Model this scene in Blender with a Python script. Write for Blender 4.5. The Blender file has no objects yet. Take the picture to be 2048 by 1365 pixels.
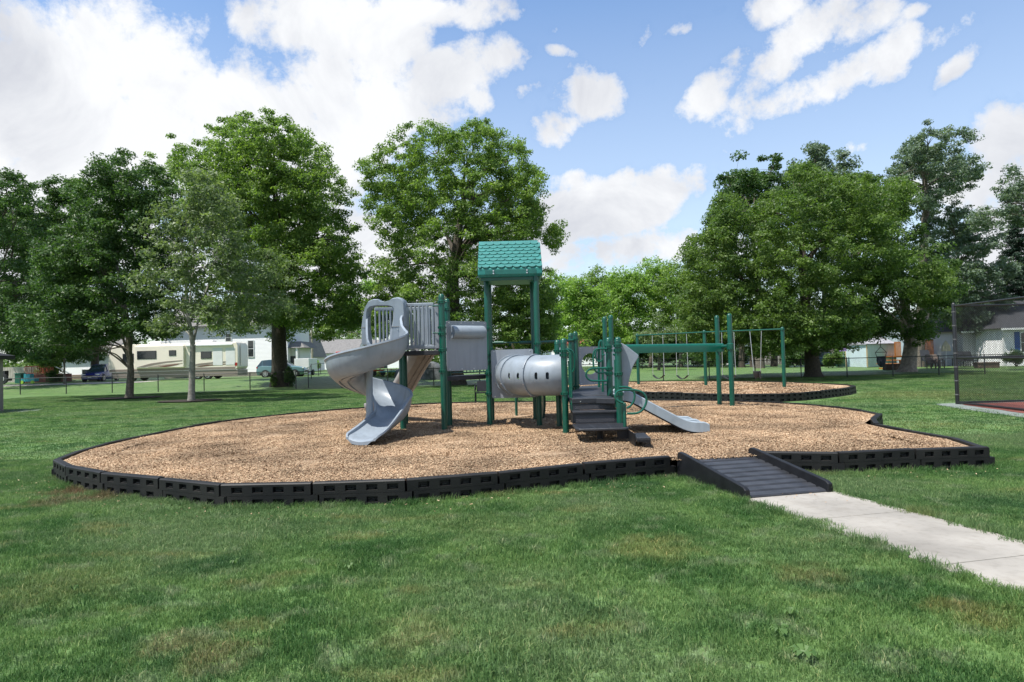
import bpy, math, random
import numpy as np
from mathutils import Vector, Matrix
random.seed(7); rng = np.random.default_rng(7)
S = bpy.context.scene; COL = S.collection
R = math.radians; PI = math.pi
# ------------------------------------------------------------------ camera
CAMH = 1.77; FPX = 1365.0
MCAM = Matrix.Rotation(R(90 + 1.42), 4, 'X') @ Matrix.Rotation(R(-1.5), 4, 'Z')
cd = bpy.data.cameras.new('camera'); cam = bpy.data.objects.new('camera', cd); COL.objects.link(cam)
cam.matrix_world = Matrix.Translation((0, 0, CAMH)) @ MCAM
cd.sensor_width = 36; cd.lens = 24; cd.clip_start = .05; cd.clip_end = 3000
S.camera = cam
def ray(px, py):
    return MCAM.to_3x3() @ Vector(((px - 1024) / FPX, -(py - 682.5) / FPX, -1))
def ground(px, py, z=0):
    d = ray(px, py); t = (z - CAMH) / d.z; return Vector((d.x * t, d.y * t, z))
def at(px, py, Y):
    d = ray(px, py); t = Y / d.y; return Vector((d.x * t, Y, CAMH + d.z * t))
# ------------------------------------------------------------------ view, world, sun
S.view_settings.view_transform = 'Standard'; S.view_settings.look = 'None'
S.view_settings.gamma = 1; S.view_settings.exposure = 0.85; S.view_settings.use_curve_mapping = False
S.cycles.max_bounces = 7; S.cycles.diffuse_bounces = 3; S.cycles.transmission_bounces = 5
S.cycles.transparent_max_bounces = 8; S.cycles.use_denoising = True
SUNV = Vector((-.40, -.26, 1.0)).normalized()
W = bpy.data.worlds.new('World'); S.world = W; W.use_nodes = True
def build_world():
    nt = W.node_tree; nt.nodes.clear(); N = nt.nodes.new; L = nt.links.new
    out = N('ShaderNodeOutputWorld')
    sky = N('ShaderNodeTexSky'); sky.sky_type = 'NISHITA'; sky.sun_disc = False
    sky.sun_elevation = math.asin(SUNV.z); sky.sun_rotation = math.atan2(SUNV.x, SUNV.y)
    sky.air_density = 1.0; sky.dust_density = .5; sky.ozone_density = 1.6
    bs = N('ShaderNodeBackground'); bs.inputs[1].default_value = .112; hs = N('ShaderNodeHueSaturation'); hs.inputs['Saturation'].default_value = 1.3; L(sky.outputs[0], hs.inputs['Color']); tn = N('ShaderNodeMix'); tn.data_type = 'RGBA'; tn.blend_type = 'MULTIPLY'; tn.inputs[0].default_value = 1; L(hs.outputs[0], tn.inputs[6]); tn.inputs[7].default_value = (.88, 1.0, 1.04, 1); L(tn.outputs[2], bs.inputs[0])
    tc = N('ShaderNodeTexCoord'); sp = N('ShaderNodeSeparateXYZ'); L(tc.outputs['Generated'], sp.inputs[0])
    def M(op, a, b=None, c=None, clamp=False):
        n = N('ShaderNodeMath'); n.operation = op; n.use_clamp = clamp
        for i, q in enumerate((a, b, c)):
            if q is None: continue
            if isinstance(q, (int, float)): n.inputs[i].default_value = q
            else: L(q, n.inputs[i])
        return n.outputs[0]
    az = M('ARCTAN2', sp.outputs[0], sp.outputs[1]); el = M('ARCSINE', sp.outputs[2])
    cb = N('ShaderNodeCombineXYZ'); L(az, cb.inputs[0]); L(el, cb.inputs[1])
    def noise(vec, sc, det, rough=.55, dist=0):
        n = N('ShaderNodeTexNoise'); n.inputs['Scale'].default_value = sc; n.inputs['Detail'].default_value = det
        n.inputs['Roughness'].default_value = rough; n.inputs['Distortion'].default_value = dist
        L(vec, n.inputs['Vector']); return n.outputs['Fac']
    # clouds lie on the sky as soft ellipses in azimuth / elevation
    blobs = [(430,262,400,175,1,0),(150,270,300,190,1,0),(640,250,280,200,1,0),(240,125,170,52,.8,-8),(590,75,120,62,.9,-15),(700,60,190,80,1,0),
      (60,390,330,230,1,0),(900,150,140,65,.9,-18),(900,25,200,38,.75,0),(235,30,45,55,.6,0),(15,40,75,55,.8,0),(520,50,80,70,.8,0),
      (1590,90,170,62,.95,-33),(1420,175,130,50,.9,-30),(1640,170,190,48,.9,-12),(1690,70,110,48,.7,-30),(1780,130,75,45,.8,-50),(1560,20,100,45,.8,0),
      (1915,132,62,22,.72,-32),(1190,195,85,52,.85,10),(1090,275,62,50,.75,-20),(1110,60,34,15,.5,0),(1290,75,26,36,.5,0),(1355,65,50,14,.5,-10),
      (1320,395,130,58,.95,-22),(1190,430,170,80,.95,0),(1335,345,42,42,.8,0),(1130,360,60,35,.75,0),(1280,500,260,55,.85,0),(1120,100,40,14,.55,15),(1060,175,60,22,.5,-10),(950,190,60,40,.6,10),(1310,160,50,16,.5,-25),(1440,20,70,16,.45,-10),(1840,20,34,16,.55,0),(1000,110,70,50,.8,-15),(1150,240,40,18,.45,0),(1540,560,80,20,.4,0),
      (2010,280,110,70,.95,-15),(1960,370,150,90,.9,0),(2090,450,160,190,1,0),(1690,300,50,20,.6,0),(650,520,900,120,.8,0),(1450,460,60,50,.5,0)]
    acc = None
    for px, py, rx, ry, amp, rot in blobs:
        d = ray(px, py).normalized(); a = math.atan2(d.x, d.y); e = math.asin(d.z)
        mp = N('ShaderNodeMapping'); mp.vector_type = 'TEXTURE'
        mp.inputs['Location'].default_value = (a, e, 0); mp.inputs['Rotation'].default_value = (0, 0, R(-rot))
        mp.inputs['Scale'].default_value = (rx / FPX * 1.25, ry / FPX * 1.25, 1); L(cb.outputs[0], mp.inputs[0])
        ln = N('ShaderNodeVectorMath'); ln.operation = 'LENGTH'; L(mp.outputs[0], ln.inputs[0])
        mr = N('ShaderNodeMapRange'); mr.interpolation_type = 'SMOOTHSTEP'
        mr.inputs[1].default_value = 0.0; mr.inputs[2].default_value = 1.42
        mr.inputs[3].default_value = amp; mr.inputs[4].default_value = 0; L(ln.outputs['Value'], mr.inputs[0])
        acc = mr.outputs[0] if acc is None else M('MAXIMUM', acc, mr.outputs[0])
    # clouds go on all round the sky beyond this view
    outside = N('ShaderNodeMapRange'); outside.interpolation_type = 'SMOOTHSTEP'
    outside.inputs[1].default_value = .66; outside.inputs[2].default_value = .95
    aa = M('ABSOLUTE', az); up = M('MULTIPLY', el, 1.35); L(M('MAXIMUM', aa, up), outside.inputs[0])
    big = noise(tc.outputs['Generated'], 1.7, 3, .5)
    gen = M('MULTIPLY', outside.outputs[0], M('MULTIPLY', M('SUBTRACT', big, .30), 2.1, clamp=True))
    acc = M('MAXIMUM', acc, gen)
    n1 = noise(tc.outputs['Generated'], 6.5, 12, .62, .15)
    n2 = noise(tc.outputs['Generated'], 19, 10, .66, .1)
    fld = M('ADD', acc, M('ADD', M('MULTIPLY', M('SUBTRACT', n1, .5), 1.9), M('MULTIPLY', M('SUBTRACT', n2, .5), 1.0)))
    mk = N('ShaderNodeMapRange'); mk.interpolation_type = 'SMOOTHSTEP'
    mk.inputs[1].default_value = .29; mk.inputs[2].default_value = .74; L(fld, mk.inputs[0])
    # soft grey folds inside the clouds
    n3 = noise(tc.outputs['Generated'], 5.0, 9, .60, .5)
    core = N('ShaderNodeMapRange'); core.inputs[1].default_value = .42; core.inputs[2].default_value = .68; L(n3, core.inputs[0])
    cr = N('ShaderNodeMix'); cr.data_type = 'RGBA'
    L(M('MULTIPLY', core.outputs[0], mk.outputs[0]), cr.inputs[0])
    cr.inputs[6].default_value = (.60, .61, .625, 1); cr.inputs[7].default_value = (.41, .425, .465, 1)
    bc = N('ShaderNodeBackground'); L(cr.outputs[2], bc.inputs[0]); bc.inputs[1].default_value = .92
    # thin white veil low in the sky
    veil = N('ShaderNodeMapRange'); veil.inputs[1].default_value = .55; veil.inputs[2].default_value = -.02
    veil.inputs[3].default_value = .10; veil.inputs[4].default_value = .70; L(el, veil.inputs[0])
    mm = M('MAXIMUM', mk.outputs[0], veil.outputs[0])
    mx = N('ShaderNodeMixShader'); L(mm, mx.inputs[0]); L(bs.outputs[0], mx.inputs[1]); L(bc.outputs[0], mx.inputs[2])
    L(mx.outputs[0], out.inputs[0])
build_world()
sl = bpy.data.lights.new('sun', 'SUN'); sl.energy = 4.3; sl.angle = R(.6); sl.color = (1, .955, .88)
so = bpy.data.objects.new('sun', sl); COL.objects.link(so)
so.rotation_euler = SUNV.to_track_quat('Z', 'Y').to_euler(); so.location = (0, 0, 40)
# ------------------------------------------------------------------ materials
MC = {}
def mat(name, col, rough=.5, var=.12, scale=4, bump=0, bscale=40, metal=0, spec=.5, col2=None, det=4, coat=0, scuff=0):
    if name in MC: return MC[name]
    m = bpy.data.materials.new(name); m.use_nodes = True; nt = m.node_tree; N = nt.nodes.new; L = nt.links.new
    b = nt.nodes['Principled BSDF']; b.inputs['Roughness'].default_value = rough; b.inputs['Metallic'].default_value = metal
    b.inputs['Specular IOR Level'].default_value = spec
    if coat: b.inputs['Coat Weight'].default_value = coat; b.inputs['Coat Roughness'].default_value = .08
    g = N('ShaderNodeNewGeometry')
    n = N('ShaderNodeTexNoise'); n.inputs['Scale'].default_value = scale; n.inputs['Detail'].default_value = det; L(g.outputs['Position'], n.inputs['Vector'])
    mr = N('ShaderNodeMapRange'); mr.inputs[1].default_value = .3; mr.inputs[2].default_value = .7; L(n.outputs['Fac'], mr.inputs[0])
    mx = N('ShaderNodeMix'); mx.data_type = 'RGBA'; L(mr.outputs[0], mx.inputs[0])
    c2 = col2 if col2 else tuple(min(1, c * (1 + var)) for c in col); c1 = col if col2 else tuple(c * (1 - var) for c in col)
    mx.inputs[6].default_value = (*c1, 1); mx.inputs[7].default_value = (*c2, 1); col_out = mx.outputs[2]
    if scuff:   # rain streaks and rubbed, dusty patches
        for sc_, st, lo, hi, tint, amt in ((11, (1, 1, .12), .50, .74, (.42, .40, .37), scuff), (3.2, (1, 1, 1), .52, .70, (.62, .57, .50), scuff * .8), (60, (1, 1, .6), .66, .74, (1.5, 1.5, 1.45), scuff)):
            mp = N('ShaderNodeMapping'); mp.inputs['Scale'].default_value = st; L(g.outputs['Position'], mp.inputs[0])
            q = N('ShaderNodeTexNoise'); q.inputs['Scale'].default_value = sc_; q.inputs['Detail'].default_value = 6; L(mp.outputs[0], q.inputs['Vector'])
            r_ = N('ShaderNodeMapRange'); r_.inputs[1].default_value = lo; r_.inputs[2].default_value = hi; r_.inputs[4].default_value = amt; L(q.outputs['Fac'], r_.inputs[0])
            z = N('ShaderNodeMix'); z.data_type = 'RGBA'; z.blend_type = 'MULTIPLY'; L(r_.outputs[0], z.inputs[0]); L(col_out, z.inputs[6]); z.inputs[7].default_value = (*tint, 1); col_out = z.outputs[2]
    L(col_out, b.inputs['Base Color'])
    if bump:
        n2 = N('ShaderNodeTexNoise'); n2.inputs['Scale'].default_value = bscale; n2.inputs['Detail'].default_value = 5; L(g.outputs['Position'], n2.inputs['Vector'])
        bp = N('ShaderNodeBump'); bp.inputs['Strength'].default_value = bump; bp.inputs['Distance'].default_value = .02
        L(n2.outputs['Fac'], bp.inputs['Height']); L(bp.outputs[0], b.inputs['Normal'])
    MC[name] = m; return m
def leafmat(name, dark, light, trans=.35, yel=None):
    m = bpy.data.materials.new(name); m.use_nodes = True; nt = m.node_tree; N = nt.nodes.new; L = nt.links.new
    b = nt.nodes['Principled BSDF']; b.inputs['Roughness'].default_value = .5; b.inputs['Specular IOR Level'].default_value = .3
    at_ = N('ShaderNodeAttribute'); at_.attribute_name = 'v'
    mx = N('ShaderNodeMix'); mx.data_type = 'RGBA'; L(at_.outputs['Fac'], mx.inputs[0])
    mx.inputs[6].default_value = (*dark, 1); mx.inputs[7].default_value = (*light, 1); L(mx.outputs[2], b.inputs['Base Color'])
    tr = N('ShaderNodeBsdfTranslucent'); hs = N('ShaderNodeMix'); hs.data_type = 'RGBA'; hs.blend_type = 'MULTIPLY'; hs.inputs[0].default_value = 1
    L(mx.outputs[2], hs.inputs[6]); hs.inputs[7].default_value = (1.5, 1.7, .7, 1); L(hs.outputs[2], tr.inputs[0])
    ms = N('ShaderNodeMixShader'); ms.inputs[0].default_value = trans; L(b.outputs[0], ms.inputs[1]); L(tr.outputs[0], ms.inputs[2])
    L(ms.outputs[0], nt.nodes['Material Output'].inputs[0]); MC[name] = m; return m
GREEN = mat('green_powder_coat', (.0015, .066, .042), .34, .12, 6, bump=.03, bscale=120, scuff=.24)
LGREEN = mat('green_tube_coat', (.003, .082, .054), .3, .1, 8)
GREY = mat('grey_blue_plastic', (.215, .252, .292), .42, .14, 2.2, bump=.06, bscale=160, scuff=.24)
GREYP = mat('grey_panel_plastic', (.225, .25, .285), .5, .09, 1.6, bump=.1, bscale=220, scuff=.24)
GREYL = mat('light_slide_plastic', (.27, .32, .36), .42, .14, 2.5, bump=.05, bscale=160, scuff=.24)
GROOVE = mat('grey_plastic_underside', (.21, .195, .185), .6, .1, 3)
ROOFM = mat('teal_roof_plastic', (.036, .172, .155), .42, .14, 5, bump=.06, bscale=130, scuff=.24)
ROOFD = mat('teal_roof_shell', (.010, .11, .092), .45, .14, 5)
BLACK = mat('black_plastic', (.0065, .007, .0085), .5, .35, 7, bump=.12, bscale=90, spec=.35)
TIMBER = mat('border_plastic', (.0055, .006, .007), .55, .3, 2.2, bump=.15, bscale=80, spec=.3, col2=(.018, .0175, .0165))
BLACKT = mat('black_ramp_plastic', (.030, .032, .037), .42, .35, 5, bump=.15, bscale=70)
DECKM = mat('black_vinyl_deck', (.016, .018, .023), .5, .3, 8, bump=.2, bscale=60)
STEEL = mat('galvanised_chain', (.55, .56, .58), .35, .1, 30, metal=.7)
BOLT = mat('bolt_steel', (.55, .56, .58), .3, .1, 30, metal=.8)
RUBBER = mat('black_rubber', (.02, .021, .024), .6, .2, 20)
FENCE = mat('black_vinyl_fence', (.012, .013, .014), .4, .2, 20)
CONC = mat('concrete', (.28, .262, .232), .85, .26, .9, bump=.35, bscale=240, det=9, scuff=.3)
BARKG = mat('grey_bark', (.12, .105, .085), .9, .35, 9, bump=.9, bscale=22)
BARKD = mat('dark_bark', (.06, .05, .038), .9, .35, 9, bump=.9, bscale=18)
BARKP = mat('pale_bark', (.30, .27, .21), .9, .3, 7, bump=.8, bscale=18)
WHITE = mat('white_siding', (.72, .73, .74), .6, .05, 2)
GLASS = mat('dark_window_glass', (.02, .025, .03), .08, .2, 2, spec=.8)
# ------------------------------------------------------------------ mesh tools
class MB:
    def __init__(s): s.v = []; s.f = []
    def add(s, vs, fs):
        o = len(s.v); s.v += [tuple(v) for v in vs]; s.f += [tuple(i + o for i in f) for f in fs]; return s
    def box(s, c, d, rz=0, rx=0, ry=0):
        m = Matrix.Rotation(rz, 3, 'Z') @ Matrix.Rotation(ry, 3, 'Y') @ Matrix.Rotation(rx, 3, 'X'); c = Vector(c)
        vs = [c + m @ Vector((x * d[0] / 2, y * d[1] / 2, z * d[2] / 2)) for x in (-1, 1) for y in (-1, 1) for z in (-1, 1)]
        return s.add(vs, [(0, 1, 3, 2), (4, 6, 7, 5), (0, 4, 5, 1), (2, 3, 7, 6), (0, 2, 6, 4), (1, 5, 7, 3)])
    def bb(s, a, b):
        return s.box([(a[i] + b[i]) / 2 for i in range(3)], [abs(b[i] - a[i]) for i in range(3)])
    def tube(s, path, r, n=8, caps=True, closed=False):
        P = [Vector(p) for p in path]; k = len(P); rs = r if isinstance(r, (list, tuple)) else [r] * k
        T = []
        for i in range(k):
            a = P[(i - 1) % k] if (closed or i) else P[0]; b = P[(i + 1) % k] if (closed or i < k - 1) else P[-1]
            t = (b - a); T.append(t.normalized() if t.length > 1e-9 else Vector((0, 0, 1)))
        u = T[0].orthogonal().normalized(); vs = []
        for i in range(k):
            u = (u - T[i] * u.dot(T[i])); u = u.normalized() if u.length > 1e-6 else T[i].orthogonal().normalized()
            w = T[i].cross(u)
            vs += [P[i] + (u * math.cos(2 * PI * j / n) + w * math.sin(2 * PI * j / n)) * rs[i] for j in range(n)]
        fs = [(i * n + j, i * n + (j + 1) % n, ((i + 1) % k) * n + (j + 1) % n, ((i + 1) % k) * n + j)
              for i in range(k if closed else k - 1) for j in range(n)]
        if caps and not closed: fs += [tuple(range(n - 1, -1, -1)), tuple(range((k - 1) * n, k * n))]
        return s.add(vs, fs)
    def lathe(s, c, prof, n=16, axis='Z'):
        vs = []; c = Vector(c)
        for r, h in prof:
            for j in range(n):
                a = 2 * PI * j / n; x, y = r * math.cos(a), r * math.sin(a)
                vs.append(c + (Vector((x, y, h)) if axis == 'Z' else Vector((x, h, y)) if axis == 'Y' else Vector((h, x, y))))
        k = len(prof)
        fs = [(i * n + j, i * n + (j + 1) % n, (i + 1) * n + (j + 1) % n, (i + 1) * n + j) for i in range(k - 1) for j in range(n)]
        fs += [tuple(range(n - 1, -1, -1)), tuple(range((k - 1) * n, k * n))]
        return s.add(vs, fs)
    def prism(s, a, b):
        """solid between two loops with the same number of points"""
        n = len(a); return s.add(list(a) + list(b), [tuple(range(n - 1, -1, -1)), tuple(range(n, 2 * n))] + [(i, (i + 1) % n, n + (i + 1) % n, n + i) for i in range(n)])
    def loft(s, secs, closed_sec=True, caps=True):
        n = len(secs[0]); k = len(secs); vs = [p for q in secs for p in q]
        m = n if closed_sec else n - 1
        fs = [(i * n + j, i * n + (j + 1) % n, (i + 1) * n + (j + 1) % n, (i + 1) * n + j) for i in range(k - 1) for j in range(m)]
        if caps and closed_sec: fs += [tuple(range(n - 1, -1, -1)), tuple(range((k - 1) * n, k * n))]
        return s.add(vs, fs)
    def build(s, name, m, parent=None, smooth=False, bevel=0, sub=0, world=True):
        off = Vector((0, 0, 0))
        if parent is not None and world:
            p = parent
            while p is not None: off += p.location; p = p.parent
        me = bpy.data.meshes.new(name); me.from_pydata([tuple(Vector(v) - off) for v in s.v], [], s.f); me.update()
        o = bpy.data.objects.new(name, me); COL.objects.link(o)
        if m: me.materials.append(m)
        if parent is not None: o.parent = parent
        if smooth:
            me.polygons.foreach_set('use_smooth', [True] * len(me.polygons))
            try: me.set_sharp_from_angle(angle=R(38))
            except Exception: pass
        if bevel:
            b = o.modifiers.new('bevel', 'BEVEL'); b.width = bevel; b.segments = 2; b.limit_method = 'ANGLE'
            me.polygons.foreach_set('use_smooth', [True] * len(me.polygons)); b.harden_normals = True
        if sub:
            b = o.modifiers.new('sub', 'SUBSURF'); b.levels = sub; b.render_levels = sub
        return o
def tag(o, label=None, cat=None, group=None, kind=None):
    if label: o['label'] = label
    if cat: o['category'] = cat
    if group: o['group'] = group
    if kind: o['kind'] = kind
    return o
def thing(name, label, cat, loc=(0, 0, 0), rz=0, group=None):
    o = bpy.data.objects.new(name, None); COL.objects.link(o); o.location = loc; o.rotation_euler = (0, 0, rz)
    o.empty_display_size = .2; return tag(o, label, cat, group)
def share(o, parent, loc, rot=(0, 0, 0), scale=(1, 1, 1), name=None):
    c = o.copy(); COL.objects.link(c); c.parent = parent; c.location = loc; c.rotation_euler = rot; c.scale = scale
    if name: c.name = name
    return c
def copy_thing(o, parent=None):
    c = o.copy(); COL.objects.link(c)
    if parent is not None: c.parent = parent
    for ch in o.children: copy_thing(ch, c)
    return c
def cat_path(pts, n=8, closed=False):
    P = [Vector(p) for p in pts]; out = []; k = len(P)
    for i in range(k if closed else k - 1):
        p0 = P[(i - 1) % k] if closed or i else P[0]; p1 = P[i]; p2 = P[(i + 1) % k]; p3 = P[(i + 2) % k] if closed or i < k - 2 else P[-1]
        for j in range(n):
            t = j / n; out.append(.5 * ((2 * p1) + (p2 - p0) * t + (2 * p0 - 5 * p1 + 4 * p2 - p3) * t * t + (3 * p1 - p0 - 3 * p2 + p3) * t ** 3))
    if not closed: out.append(P[-1])
    return out
def fastmesh(name, V, F, m, parent=None, attr=None, smooth=False):
    """V (n,3) array, F (k,4) array of quads"""
    me = bpy.data.meshes.new(name); me.vertices.add(len(V)); me.vertices.foreach_set('co', V.astype(np.float32).ravel())
    k, q = F.shape; me.loops.add(k * q); me.loops.foreach_set('vertex_index', F.astype(np.int32).ravel())
    me.polygons.add(k); me.polygons.foreach_set('loop_start', np.arange(k, dtype=np.int32) * q)
    me.polygons.foreach_set('loop_total', np.full(k, q, dtype=np.int32))
    if smooth: me.polygons.foreach_set('use_smooth', np.ones(k, dtype=bool))
    me.update(calc_edges=True)
    if attr is not None:
        a = me.attributes.new('v', 'FLOAT', 'FACE'); a.data.foreach_set('value', attr.astype(np.float32))
    if m: me.materials.append(m)
    o = bpy.data.objects.new(name, me); COL.objects.link(o)
    if parent is not None: o.parent = parent
    return o
def inpoly(x, y, poly):
    c = np.zeros(len(x), bool); n = len(poly); j = n - 1
    for i in range(n):
        xi, yi = poly[i][0], poly[i][1]; xj, yj = poly[j][0], poly[j][1]
        if yi != yj:
            c ^= ((yi > y) != (yj > y)) & (x < (xj - xi) * (y - yi) / (yj - yi) + xi)
        j = i
    return c
# ------------------------------------------------------------------ terrain
def sstep(a, b, x):
    t = max(0, min(1, (x - a) / (b - a))); return t * t * (3 - 2 * t)
def terrain(x, y):
    h = .52 * sstep(50, 60, y) * (1 - sstep(-16, -2, x))
    return h - .35 * sstep(90, 200, y) * 0
def grassnodes(m, blade=False):
    nt = m.node_tree; N = nt.nodes.new; L = nt.links.new; b = nt.nodes['Principled BSDF']
    b.inputs['Roughness'].default_value = .55; b.inputs['Specular IOR Level'].default_value = .25
    g = N('ShaderNodeNewGeometry')
    def noise(sc, det=3, sx=1):
        mp = N('ShaderNodeMapping'); mp.inputs['Scale'].default_value = (1, sx, 0); L(g.outputs['Position'], mp.inputs[0])
        n = N('ShaderNodeTexNoise'); n.inputs['Scale'].default_value = sc; n.inputs['Detail'].default_value = det; L(mp.outputs[0], n.inputs['Vector']); return n.outputs['Fac']
    def rampf(f, a, b_):
        r = N('ShaderNodeMapRange'); r.interpolation_type = 'SMOOTHSTEP'; r.inputs[1].default_value = a; r.inputs[2].default_value = b_; L(f, r.inputs[0]); return r.outputs[0]
    def mix(f, a, c):
        x = N('ShaderNodeMix'); x.data_type = 'RGBA'
        if isinstance(f, float): x.inputs[0].default_value = f
        else: L(f, x.inputs[0])
        for i, q in ((6, a), (7, c)):
            if isinstance(q, tuple): x.inputs[i].default_value = (*q, 1)
            else: L(q, x.inputs[i])
        return x.outputs[2]
    k = 1.0
    c = mix(rampf(noise(1.1, 5), .38, .64), (.060, .140, .040), (.145, .245, .078))
    c = mix(rampf(noise(.35, 4), .42, .66), c, (.145, .220, .095)); c = mix(rampf(noise(.6, 3), .56, .68), c, (.055, .125, .044))
    c = mix(rampf(noise(3.2, 4), .52, .72), c, (.18, .24, .125))
    c = mix(rampf(noise(.8, 6, 2.2), .57, .72), c, (.20, .225, .09))
    # worn, dry spots seen in the lawn
    for x, y, r, col, w in [(*ground(830, 1270)[:2], .42, (.24, .25, .12), .6), (*ground(430, 1315)[:2], .38, (.23, .20, .10), .6), (*ground(350, 1290)[:2], .3, (.27, .25, .13), .6),
                         (*ground(1305, 1100)[:2], .6, (.22, .25, .09), .8), (*ground(950, 1050)[:2], .9, (.17, .24, .09), .5), (*ground(150, 985)[:2], .55, (.16, .11, .065), .95),
                         (*ground(215, 995)[:2], .5, (.15, .105, .06), .8), (*ground(1620, 1150)[:2], .4, (.2, .2, .08), .6), (*ground(1840, 790)[:2], 4.2, (.20, .215, .085), .6), (*ground(1850, 850)[:2], 1.6, (.19, .21, .085), .45), (*ground(120, 1005)[:2], .5, (.17, .13, .08), .7), (*ground(110, 1180)[:2], .9, (.17, .19, .07), .4), (*ground(1950, 1230)[:2], .4, (.2, .17, .06), .6)]:
        d = N('ShaderNodeVectorMath'); d.operation = 'DISTANCE'; mp = N('ShaderNodeMapping'); mp.inputs['Scale'].default_value = (1, 1, 0); L(g.outputs['Position'], mp.inputs[0])
        L(mp.outputs[0], d.inputs[0]); d.inputs[1].default_value = (x, y, 0)
        ad = N('ShaderNodeMath'); ad.operation = 'MULTIPLY_ADD'; L(noise(5, 4), ad.inputs[0]); ad.inputs[1].default_value = r * 1.6; L(d.outputs['Value'], ad.inputs[2])
        q = N('ShaderNodeMapRange'); q.interpolation_type = 'SMOOTHSTEP'; q.inputs[1].default_value = r * .9; q.inputs[2].default_value = r * 1.8; q.inputs[3].default_value = w; q.inputs[4].default_value = 0
        L(ad.outputs[0], q.inputs[0]); c = mix(q.outputs[0], c, col)
    if blade:
        a = N('ShaderNodeAttribute'); a.attribute_name = 'v'
        c2 = N('ShaderNodeMix'); c2.data_type = 'RGBA'; c2.blend_type = 'MULTIPLY'; c2.inputs[0].default_value = 1
        cr = N('ShaderNodeValToRGB'); cr.color_ramp.elements[0].color = (.75, .85, .75, 1); cr.color_ramp.elements[1].color = (1.55, 1.45, 1.5, 1)
        e = cr.color_ramp.elements.new(.93); e.color = (1.35, 1.3, 1.25, 1); e = cr.color_ramp.elements.new(.96); e.color = (2.8, 1.9, 2.2, 1)
        L(a.outputs['Fac'], cr.inputs[0]); L(c, c2.inputs[6]); L(cr.outputs[0], c2.inputs[7]); c = c2.outputs[2]
        tr = N('ShaderNodeBsdfTranslucent'); L(c, tr.inputs[0]); ms = N('ShaderNodeMixShader'); ms.inputs[0].default_value = .48
        L(b.outputs[0], ms.inputs[1]); L(tr.outputs[0], ms.inputs[2]); L(ms.outputs[0], nt.nodes['Material Output'].inputs[0])
    else:
        # beyond the built blades the lawn keeps a fine mottled texture
        f = noise(22, 6); c = mix(rampf(f, .3, .7), c, (.085, .15, .036))
        n2 = N('ShaderNodeTexNoise'); n2.inputs['Scale'].default_value = 60; n2.inputs['Detail'].default_value = 6; L(g.outputs['Position'], n2.inputs['Vector'])
        bp = N('ShaderNodeBump'); bp.inputs['Strength'].default_value = .6; bp.inputs['Distance'].default_value = .05; L(n2.outputs['Fac'], bp.inputs['Height']); L(bp.outputs[0], b.inputs['Normal'])
    L(c, b.inputs['Base Color'])
def newmat(name):
    m = bpy.data.materials.new(name); m.use_nodes = True; MC[name] = m; return m
LAWN = newmat('lawn'); grassnodes(LAWN); BLADE = newmat('grass_blade'); grassnodes(BLADE, True)
def build_ground():
    xs = np.concatenate([np.linspace(-900, -80, 14), np.linspace(-76, 76, 77), np.linspace(80, 900, 14)])
    ys = np.concatenate([np.linspace(-80, 0, 6), np.linspace(4, 120, 59), np.linspace(130, 1500, 20)])
    V = np.array([(x, y, terrain(x, y)) for y in ys for x in xs]); nx = len(xs)
    F = np.array([(j * nx + i, j * nx + i + 1, (j + 1) * nx + i + 1, (j + 1) * nx + i) for j in range(len(ys) - 1) for i in range(nx - 1)])
    o = fastmesh('ground', V, F, LAWN, smooth=True); tag(o, kind='structure')
build_ground()
# ------------------------------------------------------------------ play areas
FRONT = [(-7.61, 11.28), (-6.87, 10.46), (-5.87, 9.69), (-4.74, 9.10), (-3.68, 8.52), (-2.52, 8.47), (-1.36, 8.50), (-.22, 8.87), (.94, 9.40), (2.25, 9.89)]
RIGHT = [(3.46, 10.06), (4.60, 9.74), (5.76, 9.86), (6.86, 9.90)]
BACK = [(6.86, 9.90), (7.19, 11.23), (7.10, 12.6), (7.19, 13.80), (8.42, 15.6), (8.46, 17.14), (8.30, 18.4), (7.9, 19.5), (6.97, 20.8), (5.8, 21.8), (4.4, 22.4), (2.9, 22.7), (1.42, 22.95), (-.6, 23.5), (-2.2, 23.7), (-3.6, 23.3), (-4.9, 22.3), (-6.2, 21.2), (-7.2, 19.9), (-7.9, 18.3), (-8.15, 16.5), (-8.2, 14.4), (-8.1, 12.8), (-7.61, 11.28)]
def resample(pts, step):
    P = [Vector((p[0], p[1])) for p in pts]; Ls = [0]
    for i in range(len(P) - 1): Ls.append(Ls[-1] + (P[i + 1] - P[i]).length)
    n = max(1, round(Ls[-1] / step)); out = []
    for k in range(n + 1):
        d = Ls[-1] * k / n; i = max(0, min(len(P) - 2, next((j for j in range(len(Ls) - 1) if Ls[j + 1] >= d - 1e-6), len(P) - 2)))
        t = (d - Ls[i]) / (Ls[i + 1] - Ls[i]); q = P[i].lerp(P[i + 1], t); out.append((q.x, q.y))
    return out
POLY1 = FRONT + RIGHT[:-1] + BACK[:-1]
SEC = [(2.4, 33.2), (3.2, 31.3), (3.85, 29.5), (5.0, 27.5), (5.7, 26.5), (6.5, 25.5), (7.4, 24.4), (8.3, 23.75), (9.5, 23.6), (10.8, 24.4), (12.2, 25.6), (13.6, 27.0), (14.0, 28.4), (13.8, 30.2), (13.0, 32.8), (11.6, 35), (9.4, 37), (6.9, 38.2), (4.3, 37.8), (2.7, 36)]
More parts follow.
